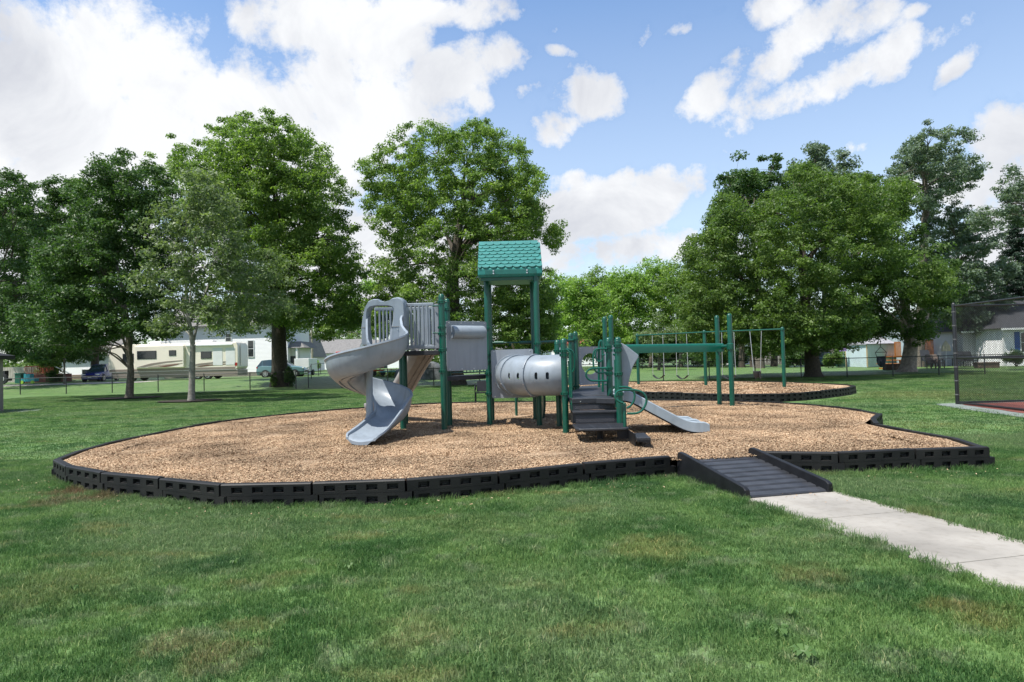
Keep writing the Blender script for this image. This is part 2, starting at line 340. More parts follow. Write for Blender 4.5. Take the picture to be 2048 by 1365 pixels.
def build_timber():
    mb = MB(); Z1, ZM = .30, .152
    px = [(.155, .30), (.43, .575), (.705, .85), (.975, 1.12)]
    def band(x0, x1, z0, z1, pz):
        xs = sorted([x0, x1] + [q for p in px for q in p if x0 < q < x1]); zs = [z0, pz[0], pz[1], z1]
        yf = 0
        for i in range(len(xs) - 1):
            for j in range(3):
                a, b, c, d = xs[i], xs[i + 1], zs[j], zs[j + 1]
                if j == 1 and any(abs(a - p[0]) < 1e-6 for p in px):
                    e = .055; q = .012
                    o = [(a, yf, c), (b, yf, c), (b, yf, d), (a, yf, d)]; k = [(a + q, e, c + q), (b - q, e, c + q), (b - q, e, d - .004), (a + q, e, d - .004)]
                    mb.add(o + k, [(4, 5, 6, 7)] + [(m, (m + 1) % 4, 4 + (m + 1) % 4, 4 + m) for m in range(4)])
                    mb.bb((a + .035, .02, c + q + .001), (b - .035, .054, c + .028))
                else: mb.add([(a, yf, c), (b, yf, c), (b, yf, d), (a, yf, d)], [(0, 1, 2, 3)])
        T = .105; ch = .014 if z1 > .2 else 0
        mb.add([(x0, 0, z1), (x1, 0, z1), (x1, ch, z1 + ch), (x0, ch, z1 + ch), (x0, T, z1 + ch), (x1, T, z1 + ch), (x0, T, z0), (x1, T, z0), (x0, 0, z0), (x1, 0, z0)],
               [(0, 1, 2, 3), (3, 2, 5, 4), (4, 5, 7, 6), (6, 7, 9, 8), (0, 3, 4, 6, 8), (1, 9, 7, 5, 2)])
    band(.016, 1.204, ZM, Z1 - .014, (.185, .258)); band(.095, 1.295, -.06, ZM - .003, (.035, .108))
    return mb
def timber_run(root, pts, first):
    for i in range(len(pts) - 1):
        p, q = Vector((*pts[i], 0)), Vector((*pts[i + 1], 0)); d = q - p
        o = first[0]
        if o is None: o = build_timber().build('border_timber', TIMBER, root, world=False); first[0] = o; c = o
        else: c = share(o, root, (0, 0, 0))
        c.location = (p.x, p.y, random.uniform(-.008, .008)); c.rotation_euler = (0, random.uniform(-.005, .005), math.atan2(d.y, d.x)); c.scale = (d.length / 1.22, 1, 1)
fb = [None]
b1 = thing('playground_border', 'black plastic timber border with square pockets enclosing the near wood chip area', 'border')
timber_run(b1, FRONT, fb); timber_run(b1, RIGHT, fb); timber_run(b1, resample(BACK, 1.2), fb)
b2 = thing('playground_border', 'farther black plastic timber border around the chips under the swings', 'border')
timber_run(b2, resample(SEC + [SEC[0]], 1.22), fb)
def mz(x, y): return .238 + .018 * math.sin(x * 1.3 + y * .7) + .014 * math.sin(x * 2.9 - y * 1.9 + 1) + .008 * math.sin(5.1 * x + 4 * y)
MULCH = newmat('wood_chip_mulch')
def mulchnodes(m, chip):
    nt = m.node_tree; N = nt.nodes.new; L = nt.links.new; b = nt.nodes['Principled BSDF']; b.inputs['Roughness'].default_value = .85; b.inputs['Specular IOR Level'].default_value = .2
    g = N('ShaderNodeNewGeometry')
    def noise(sc, det):
        n = N('ShaderNodeTexNoise'); n.inputs['Scale'].default_value = sc; n.inputs['Detail'].default_value = det; L(g.outputs['Position'], n.inputs['Vector']); return n.outputs['Fac']
    cr = N('ShaderNodeValToRGB'); e = cr.color_ramp.elements
    e[0].position = 0; e[0].color = (.20, .125, .078, 1); e[1].position = 1; e[1].color = (.56, .43, .285, 1)
    q = e.new(.3); q.color = (.32, .205, .125, 1); q = e.new(.65); q.color = (.41, .29, .18, 1)
    if chip: a = N('ShaderNodeAttribute'); a.attribute_name = 'v'; L(a.outputs['Fac'], cr.inputs[0])
    else:
        v = N('ShaderNodeTexVoronoi'); v.inputs['Scale'].default_value = 45; L(g.outputs['Position'], v.inputs['Vector'])
        sx = N('ShaderNodeSeparateColor'); L(v.outputs['Color'], sx.inputs[0]); L(sx.outputs[0], cr.inputs[0])
    mr = N('ShaderNodeMapRange'); mr.inputs[1].default_value = .35; mr.inputs[2].default_value = .66; mr.inputs[3].default_value = .62; mr.inputs[4].default_value = 1.2; L(noise(.85, 5), mr.inputs[0])
    x = N('ShaderNodeMix'); x.data_type = 'RGBA'; x.blend_type = 'MULTIPLY'; x.inputs[0].default_value = 1; L(cr.outputs[0], x.inputs[6]); L(mr.outputs[0], x.inputs[7]); L(x.outputs[2], b.inputs['Base Color'])
    if not chip:
        bp = N('ShaderNodeBump'); bp.inputs['Strength'].default_value = 1; bp.inputs['Distance'].default_value = .03; L(noise(70, 5), bp.inputs['Height']); L(bp.outputs[0], b.inputs['Normal'])
mulchnodes(MULCH, False); CHIP = newmat('wood_chip'); mulchnodes(CHIP, True)
def mulch(name, poly, label):
    P = resample(poly + [poly[0]], .25)[:-1]; cx = sum(p[0] for p in P) / len(P); cy = sum(p[1] for p in P) / len(P); n = len(P); K = 40; V = [(cx, cy, mz(cx, cy))]
    for k in range(1, K + 1):
        for x, y in P:
            dx, dy = x - cx, y - cy; l = math.hypot(dx, dy); t = k / K * (l - .13) / l; X, Y = cx + dx * t, cy + dy * t
            e = sstep(.93, 1, k / K); V.append((X, Y, mz(X, Y) * (1 - e) + .262 * e))
    F = [(0, 1 + i, 1 + (i + 1) % n) for i in range(n)] + [(1 + (k - 1) * n + i, 1 + k * n + i, 1 + k * n + (i + 1) % n, 1 + (k - 1) * n + (i + 1) % n) for k in range(1, K) for i in range(n)]
    m = MB(); m.v = V; m.f = F; o = m.build(name, MULCH, smooth=True); tag(o, label, 'wood chips', kind='stuff'); return o
mulch('wood_chip_bed', POLY1, 'tan wood chip surface under the climbing structure'); mulch('wood_chip_bed', SEC, 'tan wood chip surface under the swing set')
# ------------------------------------------------------------------ instanced tufts and chips
PATCH = bpy.data.collections.new('patch_sources')
def scatter(name, label, cat, pts, rots, scls, srcs, kind='stuff'):
    me = bpy.data.meshes.new(name); me.vertices.add(len(pts)); me.vertices.foreach_set('co', np.asarray(pts, np.float32).ravel())
    a = me.attributes.new('rot', 'FLOAT', 'POINT'); a.data.foreach_set('value', np.asarray(rots, np.float32))
    a = me.attributes.new('scl', 'FLOAT', 'POINT'); a.data.foreach_set('value', np.asarray(scls, np.float32))
    a = me.attributes.new('idx', 'INT', 'POINT'); a.data.foreach_set('value', rng.integers(0, len(srcs), len(pts)).astype(np.int32))
    o = bpy.data.objects.new(name, me); COL.objects.link(o)
    c = bpy.data.collections.new(name + '_sources')
    for s_ in srcs: c.objects.link(s_)
    ng = bpy.data.node_groups.new(name, 'GeometryNodeTree'); ng.interface.new_socket('Geometry', in_out='INPUT', socket_type='NodeSocketGeometry'); ng.interface.new_socket('Geometry', in_out='OUTPUT', socket_type='NodeSocketGeometry')
    N = ng.nodes.new; L = ng.links.new; gi = N('NodeGroupInput'); go = N('NodeGroupOutput')
    ci = N('GeometryNodeCollectionInfo'); ci.inputs['Collection'].default_value = c; ci.inputs['Separate Children'].default_value = True; ci.inputs['Reset Children'].default_value = True
    ip = N('GeometryNodeInstanceOnPoints'); ip.inputs['Pick Instance'].default_value = True
    def na(nm, t):
        n = N('GeometryNodeInputNamedAttribute'); n.data_type = t; n.inputs['Name'].default_value = nm; return n.outputs['Attribute']
    cx = N('ShaderNodeCombineXYZ'); L(na('rot', 'FLOAT'), cx.inputs[2]); L(gi.outputs[0], ip.inputs['Points']); L(ci.outputs[0], ip.inputs['Instance'])
    L(na('idx', 'INT'), ip.inputs['Instance Index']); L(cx.outputs[0], ip.inputs['Rotation']); L(na('scl', 'FLOAT'), ip.inputs['Scale']); L(ip.outputs[0], go.inputs[0])
    md = o.modifiers.new('scatter', 'NODES'); md.node_group = ng; tag(o, label, cat, kind=kind); return o
def unlinked(name, V, F, m, attr):
    o = fastmesh(name, V, F, m, attr=attr); COL.objects.unlink(o); return o
def blades(name, n, side, h, w, lean=.6):
    g = rng; x = g.uniform(-side / 2, side / 2, n); y = g.uniform(-side / 2, side / 2, n); a = g.uniform(0, 2 * PI, n)
    hh = h * g.uniform(.45, 1.15, n); ln = g.uniform(.1, 1, n) * lean; la = g.uniform(0, 2 * PI, n); ww = w * g.uniform(.7, 1.3, n)
    bx, by = np.cos(a) * ww / 2, np.sin(a) * ww / 2; dx, dy = np.cos(la) * ln * hh, np.sin(la) * ln * hh
    z0 = np.full(n, -.012)
    P0 = np.stack([x - bx, y - by, z0], 1); P1 = np.stack([x + bx, y + by, z0], 1)
    P2 = np.stack([x + bx * .8 + dx * .4, y + by * .8 + dy * .4, hh * .6], 1); P3 = np.stack([x - bx * .8 + dx * .4, y - by * .8 + dy * .4, hh * .6], 1)
    zt = hh * (1 - .25 * ln); P4 = np.stack([x + dx + bx * .15, y + dy + by * .15, zt], 1); P5 = np.stack([x + dx - bx * .15, y + dy - by * .15, zt], 1)
    V = np.stack([P0, P1, P2, P3, P4, P5], 1).reshape(-1, 3); i = np.arange(n)[:, None] * 6
    F = np.concatenate([i + [0, 1, 2, 3], i + [3, 2, 4, 5]]); at_ = g.uniform(0, 1, n); return unlinked(name, V, F, BLADE, np.concatenate([at_, at_]))
def chips(name, n, rad, ln, w):
    g = rng; r = rad * np.sqrt(g.uniform(0, 1, n)); t = g.uniform(0, 2 * PI, n); c = np.stack([r * np.cos(t), r * np.sin(t), g.uniform(.0, .024, n)], 1)
    a = g.uniform(0, 2 * PI, n); ti = g.normal(0, .28, n); L_ = ln * g.uniform(.4, 1.3, n); Wd = w * g.uniform(.5, 1.4, n)
    u = np.stack([np.cos(a) * np.cos(ti), np.sin(a) * np.cos(ti), np.sin(ti)], 1) * L_[:, None] / 2
    b = np.stack([-np.sin(a), np.cos(a), g.normal(0, .35, n)], 1) * Wd[:, None] / 2
    V = np.stack([c - u - b, c + u - b, c + u + b, c - u + b], 1).reshape(-1, 3); i = np.arange(n)[:, None] * 4
    return unlinked(name, V, i + [0, 1, 2, 3], CHIP, np.clip(g.normal(.52, .24, n), 0, 1))
def offs(poly, d):
    cx = sum(p[0] for p in poly) / len(poly); cy = sum(p[1] for p in poly) / len(poly)
    return [(cx + (p[0] - cx) * (1 + d / math.hypot(p[0] - cx, p[1] - cy)), cy + (p[1] - cy) * (1 + d / math.hypot(p[0] - cx, p[1] - cy))) for p in poly]
# walk and ramp axes
RP = Vector((2.74, 8.22, 0)); RU = (Vector((3.94, 8.51, 0)) - RP).normalized(); RV_ = Vector((-RU.y, RU.x, 0)); RW = 1.235; RL = 1.72
def rp(u, v, z=0): return RP + RU * u + RV_ * v + Vector((0, 0, z))
WALK = [rp(-.04, 1.45), rp(-.04, 0)] + [rp(-.04 + .0022 * k * k, -k * 1.2) for k in range(1, 11)] + [rp(1.27 + .0022 * k * k, -k * 1.2) for k in range(10, 0, -1)] + [rp(1.27, 0), rp(1.27, 1.45)]
CAGE = [ground(1872, 809), ground(1914, 803), (40, 20.6, 0), (40, 10, 0), (13.9, 10, 0), ground(2048, 834)]
def scatter_grass():
    def pts(n, y0, y1, pad):
        WALKO = [rp(-.04 - pad + .16, 1.6), rp(-.04 - pad + .16, 0)] + [rp(-.04 + .0022 * k * k - pad + .14, -k * 1.2) for k in range(1, 11)] + [rp(1.27 + .0022 * k * k + pad - .14, -k * 1.2) for k in range(10, 0, -1)] + [rp(1.27 + pad - .16, 0), rp(1.27 + pad - .16, 1.6)]
        gx, gy = np.meshgrid(np.arange(-32, 32, n), np.arange(y0, y1, n * .9)); gx = gx + (np.arange(gy.shape[0])[:, None] % 2) * n / 2; x = gx.ravel() + rng.uniform(-.22, .22, gx.size) * n; y = gy.ravel() + rng.uniform(-.22, .22, gx.size) * n; q = np.abs(x) < y * .80 + 1.2; x, y = x[q], y[q]
        k = ~inpoly(x, y, offs(POLY1, pad)) & ~inpoly(x, y, offs(SEC, pad)) & ~inpoly(x, y, WALKO) & ~inpoly(x, y, [tuple(p)[:2] for p in CAGE])
        for cx_, cy_, r_ in ((-16.4, 34.7, 1.75), (-22.45, 39.9, 1.95)): k &= (np.hypot(x - cx_, y - cy_) > r_)
        return x[k], y[k]
    src = [blades('grass_tuft_a', 520, .34, .042, .0046, .9), blades('grass_tuft_b', 520, .34, .048, .0044, 1.2), blades('grass_tuft_c', 500, .34, .038, .0048, 1.0), blades('grass_tuft_d', 500, .34, .044, .0045, .9)]
    x, y = pts(.235, 2.6, 13.5, .13)
    scatter('lawn_grass', 'short mown green grass with dry patches in front of the border', 'grass', np.stack([x, y, 0 * x], 1), rng.uniform(0, 6.28, len(x)), rng.uniform(.8, 1.25, len(x)) * np.where(rng.uniform(0, 1, len(x)) < .06, 1.35, 1), src)
    src = [blades('far_tuft_a', 330, .9, .034, .015, 1.1), blades('far_tuft_b', 330, .9, .034, .015, 1.4)]
    x, y = pts(.62, 13.2, 46, .42)
    scatter('far_lawn_grass', 'short mown grass of the park behind and beside the play areas', 'grass', np.stack([x, y, 0 * x], 1), rng.uniform(0, 6.28, len(x)), rng.uniform(.8, 1.1, len(x)), src)
    sp = [chips('spilt_chips_a', 6, .22, .024, .009), chips('spilt_chips_b', 4, .3, .022, .009)]; SPp = []
    for a, b in list(zip(FRONT, FRONT[1:])) + list(zip(RIGHT, RIGHT[1:])):
        for k in range(5): t = random.random(); dx, dy = b[0] - a[0], b[1] - a[1]; l = math.hypot(dx, dy); d_ = random.uniform(.08, .7); SPp.append((a[0] + dx * t + dy / l * d_, a[1] + dy * t - dx / l * d_, .028))
    for k in range(7): q = rp(random.uniform(.2, 1.0), random.uniform(-.5, -.05) if k < 4 else random.uniform(1.2, 1.5)); SPp.append((q.x, q.y, .02 if (q - RP).dot(RV_) < 0 else .05 + (q - RP).dot(RV_) / 1.62 * .2))
    scatter('spilt_wood_chips', 'stray wood chips spilt on the grass and ramp outside the border', 'wood chips', np.array(SPp), rng.uniform(0, 6.28, len(SPp)), rng.uniform(.8, 1.2, len(SPp)), sp)
    # longer tufts left by the mower along the front border and the walk
    src = [blades('edge_tuft_a', 60, .16, .10, .006, .9), blades('edge_tuft_b', 50, .16, .12, .006, .8)]
    E_ = []
    for P in (FRONT, RIGHT, BACK[:4]):
        for a, b in zip(P, P[1:]):
            for k in range(26):
                t = random.random(); dx, dy = b[0] - a[0], b[1] - a[1]; l = math.hypot(dx, dy); E_.append((a[0] + dx * t + dy / l * random.uniform(.02, .14), a[1] + dy * t - dx / l * random.uniform(.02, .14), 0))
    for a, b in list(zip(WALK[:11], WALK[1:12])) + list(zip(WALK[12:23], WALK[13:24])):
        for k in range(22):
            t = random.random(); q = a.lerp(b, t); d = (b - a).normalized(); E_.append((q.x + d.y * random.uniform(-.04, .08) , q.y - d.x * random.uniform(-.04, .08), 0))
    E_ = [p for p in E_ if not inpoly(np.array([p[0]]), np.array([p[1]]), [rp(0.0, 1.6), rp(0.0, 0)] + [rp(.0022 * k * k, -k * 1.2) for k in range(1, 11)] + [rp(1.23 + .0022 * k * k, -k * 1.2) for k in range(10, 0, -1)] + [rp(1.23, 0), rp(1.23, 1.6)])[0]]
    scatter('edge_grass', 'longer grass tufts along the border and the concrete walk', 'grass', np.array(E_), rng.uniform(0, 6.28, len(E_)), rng.uniform(.5, .95, len(E_)), src)
    src = [chips('chips_a', 1700, .42, .022, .010), chips('chips_b', 1700, .42, .027, .009), chips('chips_c', 1700, .42, .019, .011)]
    def cpts(poly, n):
        xs = [p[0] for p in poly]; ys = [p[1] for p in poly]; x = rng.uniform(min(xs), max(xs), n); y = rng.uniform(min(ys), max(ys), n); k = inpoly(x, y, offs(poly, -.60)); return x[k], y[k]
    x, y = cpts(POLY1, 2100); z = np.array([mz(a, b) - .004 for a, b in zip(x, y)])
    scatter('wood_chips', 'loose tan and brown wood chips spread over the near play area', 'wood chips', np.stack([x, y, z], 1), rng.uniform(0, 6.28, len(x)), rng.uniform(.85, 1.15, len(x)), src)
    es = [chips('edge_chips_a', 220, .14, .022, .010), chips('edge_chips_b', 220, .14, .026, .009)]
    Pq = resample(POLY1 + [POLY1[0]], .11); ex = []
    for (ax, ay), (bx, by) in zip(Pq, Pq[1:]):
        l = math.hypot(bx - ax, by - ay) or 1; nx, ny = -(by - ay) / l, (bx - ax) / l
        for d_ in (.29, .43, .58): ex.append((ax + nx * d_ * random.uniform(.95, 1.1), ay + ny * d_ * random.uniform(.95, 1.1)))
    ex = np.array(ex); ex = ex[np.hypot(ex[:, 0] - 6.86, ex[:, 1] - 9.9) > .55]; gap = np.array([(2.38 + .11 * k, 9.86 + .02 * k) for k in range(11)]); ex = np.concatenate([ex, gap])
    scatter('edge_wood_chips', 'wood chips heaped along the inside of the near border', 'wood chips', np.stack([ex[:, 0], ex[:, 1], np.full(len(ex), .248)], 1), rng.uniform(0, 6.28, len(ex)), rng.uniform(.9, 1.1, len(ex)), es)
    src = [chips('far_chips_a', 400, .42, .07, .024), chips('far_chips_b', 400, .42, .08, .022)]
    x, y = cpts(SEC, 800); z = np.array([mz(a, b) - .004 for a, b in zip(x, y)])
    scatter('far_wood_chips', 'loose wood chips spread under the swings', 'wood chips', np.stack([x, y, z], 1), rng.uniform(0, 6.28, len(x)), rng.uniform(.85, 1.15, len(x)), src)
scatter_grass()
# ------------------------------------------------------------------ concrete walk and ramp
def build_walk():
    root = thing('concrete_path', None, None); root['kind'] = 'structure'
    cuts = [-1.0, .83 - 1.72, 0]; J = [1.45, -1.13, -2.75, -4.4, -6.05, -7.7, -9.35, -11.0]
    def e(side, v):
        k = max(0, -v / 1.2); return rp((-.04 if side == 0 else 1.27) + .0022 * k * k, v)
    first = None
    for a, b in zip(J, J[1:]):
        vs = [a - (a - b) * i / 4 for i in range(5)]; vs[0] -= .006; vs[-1] += .006
        Lf = [e(0, v) for v in vs]; Rt = [e(1, v) for v in vs]; lo = Lf + Rt[::-1]
        mb = MB(); mb.prism([p + Vector((0, 0, -.09)) for p in lo], [p + Vector((0, 0, .012)) for p in lo])
        mb.build('slab', CONC, root, bevel=.006)
    return root
build_walk()
def build_ramp():
    root = thing('access_ramp', 'black ribbed plastic ramp with raised side walls leading from walk up to the chips', 'ramp', tuple(RP))
    L_, Wd = 1.62, 1.2; zt = .245
    # ribbed deck: corrugated section
    secs = []; n = 9; N_ = n * 8
    for i in range(N_ + 1):
        v = L_ * i / N_; z = .025 + (zt - .025) * i / N_; ph = (i % 8); z += .012 if 1 <= ph <= 6 else -.020
        secs.append((v, z))
    mb = MB(); Wc = 12
    vs = []
    for v, z in secs:
        for j in range(Wc + 1):
            u = .06 + (Wd - .12) * j / Wc; bow = -.05 * (1 - ((j / Wc) * 2 - 1) ** 2) * 0
            vs.append(rp(u, v + bow, z))
    fs = [(i * (Wc + 1) + j, i * (Wc + 1) + j + 1, (i + 1) * (Wc + 1) + j + 1, (i + 1) * (Wc + 1) + j) for i in range(N_) for j in range(Wc)]
    mb.add(vs, fs); mb.prism([rp(.06, 0, 0), rp(1.14, 0, 0), rp(1.14, 0, .026), rp(.06, 0, .026)], [rp(.06, .02, 0), rp(1.14, .02, 0), rp(1.14, .02, .026), rp(.06, .02, .026)])
    mb.build('ramp_deck', BLACKT, root, smooth=True)
    for u0 in (-.02, Wd - .07):
        mb = MB(); prof = [(-.02, .0), (-.02, .115), (.03, .145), (.16, .165), (1.55, .355), (1.66, .36), (1.70, .33), (1.70, .0)]
        w = .09
        a = [rp(u0 + (.0 if z < .05 else .012), v, z) for v, z in prof]; b = [rp(u0 + w - (.0 if z < .05 else .012), v, z) for v, z in prof]
        mb.prism(a, b); mb.build('side_wall', BLACK, root, bevel=.012)
build_ramp()
# ------------------------------------------------------------------ climbing structure
PS = thing('play_structure', 'large climbing structure of green posts and grey slides, tunnel and panels on wood chips', 'playground', (0, 15, 0))
def rrect(w, h, r, n=4, cx=0, cy=0):
    out = []
    for qx, qy, a0 in ((w / 2 - r, h / 2 - r, 0), (-w / 2 + r, h / 2 - r, 90), (-w / 2 + r, -h / 2 + r, 180), (w / 2 - r, -h / 2 + r, 270)):
        for k in range(n + 1):
            a = R(a0 + 90 * k / n); out.append((cx + qx + r * math.cos(a), cy + qy + r * math.sin(a)))
    return out
def post(x, y, top, z0=.08, collars=(), r=.064, root=PS, m=GREEN):
    mb = MB(); prof = [(r, z0), (r, top - r)] + [(r * math.cos(R(a)), top - r + r * math.sin(R(a))) for a in (20, 40, 60, 78)]
    prof = [(r * .985, z0)] + prof; mb.lathe((x, y, 0), prof, 20); o = mb.build('post', m, root, smooth=True)
    mb = MB(); mb.lathe((x, y, 0), [(r + .004, top - r - .03), (r + .004, top - r - .012), (r + .001, top - r - .008)], 20); mb.build('cap_seam', m, o, smooth=True)
    for z in collars:
        mb = MB(); mb.lathe((x, y, z), [(r + .001, -.035), (r + .012, -.03), (r + .012, -.004), (r + .005, 0), (r + .012, .004), (r + .012, .03), (r + .001, .035)], 20)
        for a in (R(-60), R(-120), R(30), R(200)): mb.box((x + math.cos(a) * (r + .014), y + math.sin(a) * (r + .014), z), (.035, .02, .045), rz=a)
        mb.build('collar', m, o, smooth=True)
    return o
def PP(n, px, py, Y): return at(px, py, Y)
A = (-1.51, 14.80); A2 = (-1.50, 15.95); B = (-.56, 15.82); B2 = (-.545, 17.0); C = (.575, 15.42); C2 = (.53, 16.6)
D = (1.035, 13.72); D2 = (.99, 14.95); GG = (1.99, 12.85); FF = (1.985, 14.05); LL = (-2.44, 15.05); L2 = (-2.55, 16.1)
post(*A, at(881, 588, A[1]).z, collars=[3.02, 2.47, 2.33, 1.98, 1.52]); post(*A2, 3.2, collars=[2.95, 2.33])
TOPR = 3.95
post(*B, 3.75, collars=[2.47, 1.86, 1.70, 1.43, .96]); post(*B2, 3.75, collars=[2.0]); post(*C, 3.75, collars=[2.08, 1.3]); post(*C2, 3.75, collars=[1.9])
post(*D, at(1126, 677, D[1]).z, collars=[1.88, 1.80, 1.03]); post(*D2, at(1115, 680, D2[1]).z, collars=[1.9])
post(*GG, at(1237, 674, GG[1]).z, collars=[1.95, 1.86, 1.42, 1.04]); post(*FF, at(1219, 675, FF[1]).z, collars=[1.95, 1.87, 1.50, 1.40])
post(*LL, 1.95); post(*L2, 1.95)
e1 = at(1153.5, 780, 17.5); e2 = at(1144, 780, 18.6); h1 = at(1213, 780, 19.3); h2 = at(1225.5, 780, 18.2)
for q, py, cl in ((e1, 663, [2.2, 1.0]), (e2, 666, [2.2]), (h1, 635, [1.9, 1.1]), (h2, 632, [1.9, 1.1])): post(q.x, q.y, at(1150, py, q.y).z - (0), collars=cl)
i1 = (6.02, 20.0); j1 = (6.07, 19.0); post(*i1, at(1433, 631, 20).z, collars=[1.92]); post(*j1, at(1461, 627, 19).z, collars=[1.92, 1.86], r=.068)
# decks
def deck(name, poly, z, t=.10, m=DECKM):
    a = [(x, y, z - t) for x, y in poly]; b = [(x, y, z) for x, y in poly]; mb = MB(); mb.prism(a, b); o = mb.build(name, m, PS, bevel=.01); return o
deck('slide_deck', [(-1.58, 14.85), (-1.58, 15.9), (-2.5, 16.1), (-3.2, 15.85), (-3.25, 15.15), (-2.40, 15.0)], 1.98)
deck('link_deck', [(-1.44, 14.98), (-.64, 15.86), (-.62, 16.9), (-1.44, 15.9)], 1.40)
deck('tower_deck', [(-.52, 15.92), (.53, 15.55), (.49, 16.5), (-.49, 16.9)], 1.40)
deck('stair_deck', [(1.12, 13.62), (1.93, 13.02), (1.93, 13.95), (1.05, 14.85)], .945)
deck('rear_deck', [(1.05, 14.95), (2.0, 14.15), (h2.x - .08, h2.y), (h1.x - .05, h1.y), (e2.x + .05, e2.y), (e1.x + .05, e1.y)], .945, .09)
# flat guard panels between posts
def panel(name, p, q, z0, z1, m=GREYP, t=.02, r=.05, hole=None, margin=.0, parent=PS, boltn=4):
    p, q = Vector((*p, 0)), Vector((*q, 0)); d = (q - p).normalized(); nn = Vector((d.y, -d.x, 0)); Ln = (q - p).length
    def W(u, z, o=0): return p + d * u + nn * o + Vector((0, 0, z))
    w, h = Ln - 2 * margin, z1 - z0; lo = rrect(w, h, r, 4, Ln / 2, (z0 + z1) / 2)
    mb = MB()
    if hole is None: mb.prism([W(u, z, t) for u, z in lo], [W(u, z, 0) for u, z in lo])
    else:
        hu, hz, hr = hole; N_ = len(lo); an = [math.atan2(z - hz, u - hu) for u, z in lo]
        inn = [(hu + hr * math.cos(a), hz + hr * math.sin(a)) for a in an]
        # refine ring
        lo2, in2 = [], []
        for i in range(N_):
            a, b = an[i], an[(i + 1) % N_]
            while b < a - 1e-9: b += 2 * PI
            k = max(1, int((b - a) / .2))
            for s_ in range(k):
                f = s_ / k; aa = a + (b - a) * f; lo2.append((lo[i][0] + (lo[(i + 1) % N_][0] - lo[i][0]) * f, lo[i][1] + (lo[(i + 1) % N_][1] - lo[i][1]) * f)); in2.append((hu + hr * math.cos(aa), hz + hr * math.sin(aa)))
        M_ = len(lo2); vs = [W(u, z, t) for u, z in lo2] + [W(u, z, t) for u, z in in2] + [W(u, z, 0) for u, z in lo2] + [W(u, z, 0) for u, z in in2]; fs = []
        for i in range(M_):
            j = (i + 1) % M_; fs += [(i, j, M_ + j, M_ + i), (2 * M_ + i, 3 * M_ + i, 3 * M_ + j, 2 * M_ + j), (i, 2 * M_ + i, 2 * M_ + j, j), (M_ + i, M_ + j, 3 * M_ + j, 3 * M_ + i)]
        mb.add(vs, fs)
    o = mb.build(name, m, parent, bevel=.004 if hole is None else 0)
    if boltn:
        mb = MB()
        for k in range(boltn):
            u = margin + .07 + (w - .14) * k / (boltn - 1)
            for z in (z0 + .04, z1 - .04):
                c = W(u, z, t); mb.tube([c, c + nn * .008], .012, 8)
        mb.build('bolt', BOLT, o)['kind'] = 'stuff'
    return o, W
pa = at(892.5, 700, 14.98); pb = at(973.5, 700, 15.72)
zt_, zb_ = at(893, 642.5, pa.y).z, at(895, 743, pa.y).z
po, PW = panel('guard_panel', (pa.x, pa.y), (pb.x, pb.y), zb_, zt_, r=.035)
Ln = (Vector((pb.x, pb.y)) - Vector((pa.x, pa.y))).length
mb = MB(); zc = zt_ - .245; w0, w1 = .125, Ln - .08; rr = .15
cyl = [[PW(u, zc + .0 + rr * math.sin(R(a)) * 1.0, .02 + rr * math.cos(R(a)) * 1.05) for a in range(-90, 91, 12)] for u in (w0, w0 + .02, w1 - .05, w1)]
cyl[0] = [PW(w0, zc + rr * .92 * math.sin(R(a)), .02 + rr * .95 * math.cos(R(a))) for a in range(-90, 91, 12)]; cyl[3] = [PW(w1, zc + rr * .72 * math.sin(R(a)), .02 + rr * .75 * math.cos(R(a))) for a in range(-90, 91, 12)]
mb.loft(cyl); mb.build('half_drum', GREY, po, smooth=True)
mb = MB(); mb.prism([PW(u, z, .02) for u, z in rrect(w1 - w0 + .1, 2 * rr + .06, .03, 2, (w0 + w1) / 2, zc - .012)], [PW(u, z, .028) for u, z in rrect(w1 - w0 + .1, 2 * rr + .06, .03, 2, (w0 + w1) / 2, zc - .012)]); mb.build('drum_flange', GREYP, po)
# railing on the far side of the low link deck
def barrier(p, q, z0, z1, n, m, r=.012, name='rail_guard'):
    p, q = Vector((*p, 0)), Vector((*q, 0)); mb = MB(); mb.tube([p + Vector((0, 0, z1)), q + Vector((0, 0, z1))], .018, 8); o = mb.build(name, m, PS, smooth=True)
    mb = MB(); mb.tube([p + Vector((0, 0, z0)), q + Vector((0, 0, z0))], .018, 8); mb.build('rail', m, o, smooth=True)
    for k in range(n):
        c = p.lerp(q, (k + .5) / n); mb = MB(); mb.tube([c + Vector((0, 0, z0)), c + Vector((0, 0, z1))], r, 6, caps=False); mb.build('bar', m, o, smooth=True)
    return o
barrier((-1.46, 16.0), (-.6, 17.0), 1.45, 2.3, 11, GREEN)
